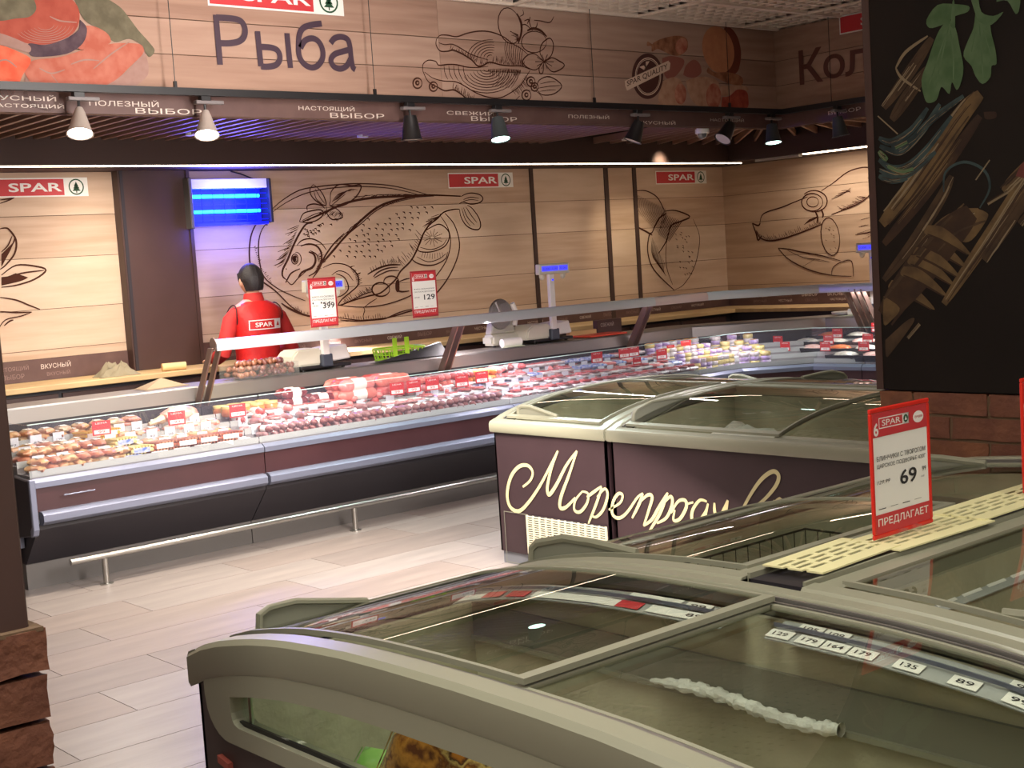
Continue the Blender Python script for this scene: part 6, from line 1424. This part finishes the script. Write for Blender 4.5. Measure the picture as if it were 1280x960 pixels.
AR = [.038, .048, .046, .044, .040, .033, .027]
g = G(); loft(g, TOR)
g.tube([(0, 0, 1.50), (-.005, 0, 1.56), (-.015, 0, 1.62)], [.058, .052, .050], 12)
for s in (-1, 1):
    g.tube(armp(s), AR, 12)
    g.tube([(0, s*.09, .92), (0, s*.095, .72), (.005, s*.10, .48), (.0, s*.10, .28), (.01, s*.10, .09)], [.085, .078, .055, .052, .036], 12)
    hp = Vector((-.27, s*.22, 1.08)); dr = Vector((-.95, -s*.2, -.12)).normalized(); sd = Vector((-dr.y, dr.x, 0)).normalized()
    g.tube([hp-dr*.02, hp+dr*.03, hp+dr*.09], [.028, .040, .038], 10, flat=.5)
    for k in range(4):
        L = (.070, .080, .075, .058)[k]; b = hp+dr*.085+sd*(.03-.02*k)
        g.tube([b, b+dr*L*.45+Vector((0, 0, .004)), b+dr*L*.8+Vector((0, 0, -.012)), b+dr*L*.95+Vector((0, 0, -.026))], [.010, .0095, .009, .007], 8)
    b = hp+dr*.03+sd*.035*(1); g.tube([b, b+sd*.03+dr*.02, b+sd*.035+dr*.055+Vector((0, 0, -.01))], [.012, .011, .008], 8)
body = g.build('body', m_skin, wk, smooth=True)
md = body.modifiers.new('r', 'REMESH'); md.mode = 'VOXEL'; md.voxel_size = .007; md.use_smooth_shade = True
md = body.modifiers.new('s', 'SMOOTH'); md.iterations = 3; md.factor = .4
# head with face, ears and hair
hd = G(); hc = Vector((-.02, 0, 1.660))
def hf(u, v):
    a = u*2*math.pi; b = (v-.5)*math.pi; x = math.cos(b)*math.cos(a); y = math.cos(b)*math.sin(a); z = math.sin(b)
    rx = .100; ry = .085; rz = .118
    if z < -.2: ry *= 1-.28*(-z-.2); rx *= 1-.10*(-z-.2)
    px = -x*rx; f = max(0, x)   # face looks to -x
    if f > .8 and -.45 < z < .15: px -= .016*math.exp(-((y/.16)**2))*math.exp(-(((z+.12)/.16)**2))
    return hc+Vector((px, y*ry, z*rz))
hd.grid(hf, 24, 18); head = hd.build('head', m_skin, wk, smooth=True)
for s in (-1, 1):
    G().ball(hc+Vector((.0, s*.088, -.01)), .018, .010, .032, 8, 6).build('ear', m_skin, head, smooth=True)
    G().ball(hc+Vector((-.083, s*.030, .012)), .008, .012, .008, 8, 6).build('eye', m_white, head, smooth=True)
    G().box(hc.x-.093, hc.x-.085, s*.030-.018, s*.030+.018, hc.z+.030, hc.z+.037).build('eyebrow', m_hair, head, bev=.002)
G().box(hc.x-.092, hc.x-.080, -.022, .022, hc.z-.058, hc.z-.050).build('mouth', mat('lips', (168, 92, 84), .5), head, bev=.003)
def hr_(u, v):
    a = u*2*math.pi; b = -.60+(v)*(math.pi/2+.60); x = math.cos(b)*math.cos(a); y = math.cos(b)*math.sin(a); z = math.sin(b)
    lift = 1.09+.02*math.sin(9*a)*math.cos(b)
    if x < -.35 and z < .45: z = .45+(z-.45)*.1
    if abs(y) > .75 and z < .1: z = .1+(z-.1)*.3
    return hc+Vector((x*.100*lift, y*.087*lift, z*.120*lift))
G().sheet(hr_, 28, 12, (0, 0, -.004)).build('hair', m_hair, wk, smooth=True)
# vest, sleeves, collar, trousers, shoes
def grow(r, d): return [(cx, cy, z, rx+d, ry+d) for cx, cy, z, rx, ry in r]
vt = grow([(0, 0, .84, .115, .175)]+TOR[1:6]+[(.005, 0, 1.475, .095, .155), (0, 0, 1.505, .07, .085)], .016)
g = G(); loft(g, vt, 32, False); v_ = g.build('vest', m_vest, wk, smooth=True)
v_.modifiers.new('sub', 'SUBSURF').levels = 1; v_.modifiers['sub'].render_levels = 1
def vx(y, z):
    for (c0, _, z0, rx0, ry0), (c1, _, z1, rx1, ry1) in zip(vt, vt[1:]):
        if z <= z1:
            t = (z-z0)/(z1-z0); rx = rx0+(rx1-rx0)*t; ry = ry0+(ry1-ry0)*t; c = c0+(c1-c0)*t; q = min(.999, abs(y)/ry)
            return c+rx*(1-q**(2/.85))**(.85/2)
    return .1
class Back:
    def P(s, a, b, lift=0): return Vector((vx(a, b)+.004+lift, a, b))
Plane.text(Back(), g := G(), 'SPAR', -.085, 1.312, .06, 1.346, .001, .02)
BK = Back(); BK.rect = lambda g_, a0, b0, a1, b1, lift=.001: [g_.add([BK.P(a0+(a1-a0)*i/8, b0, lift), BK.P(a0+(a1-a0)*(i+1)/8, b0, lift), BK.P(a0+(a1-a0)*(i+1)/8, b1, lift), BK.P(a0+(a1-a0)*i/8, b1, lift)], [(0, 1, 2, 3)]) for i in range(8)]
Plane.frame(BK, g, -.130, 1.292, .085, 1.366, .007, .001); BK.rect(g, .085, 1.292, .145, 1.366, .001)
g.mi = 1; [g.add([BK.P(.095, 1.315, .002), BK.P(.125, 1.315, .002), BK.P(.110, 1.350, .002)], [(0, 1, 2)])]
g.build('back_print', [m_txtw, m_redd], wk, flat2d=True)
G().tube([(0.0, 0, 1.49), (-.004, 0, 1.565)], [.085, .068], 16, cap=False).build('collar', m_shirt, wk, smooth=True)
for s in (-1, 1):
    g = G().tube(armp(s)[:6], [r+.012 for r in AR[:6]], 14); o = g.build('sleeve', m_shirt, wk, smooth=True)
    A_ = [(.0+.075*math.cos(t), s*(.185+.010*math.cos(t*2)), 1.40+.085*math.sin(t)) for t in [2*math.pi*k/16 for k in range(17)]]
    G().tube(A_, .005, 6, cap=False).build('piping', m_pip, wk, smooth=True)
    G().tube([(0, s*.09, .95), (0, s*.095, .72), (.005, s*.10, .48), (.0, s*.10, .28), (.01, s*.10, .07)], [.10, .092, .072, .068, .062], 14).build('trouser_leg', m_trs, wk, smooth=True)
    G().prism([(.06, s*.10-.045, 0), (-.16, s*.10-.045, 0), (-.20, s*.10, 0), (-.16, s*.10+.045, 0), (.06, s*.10+.045, 0)], (0, 0, .075)).build('shoe', m_black, wk, bev=.02, seg=2)
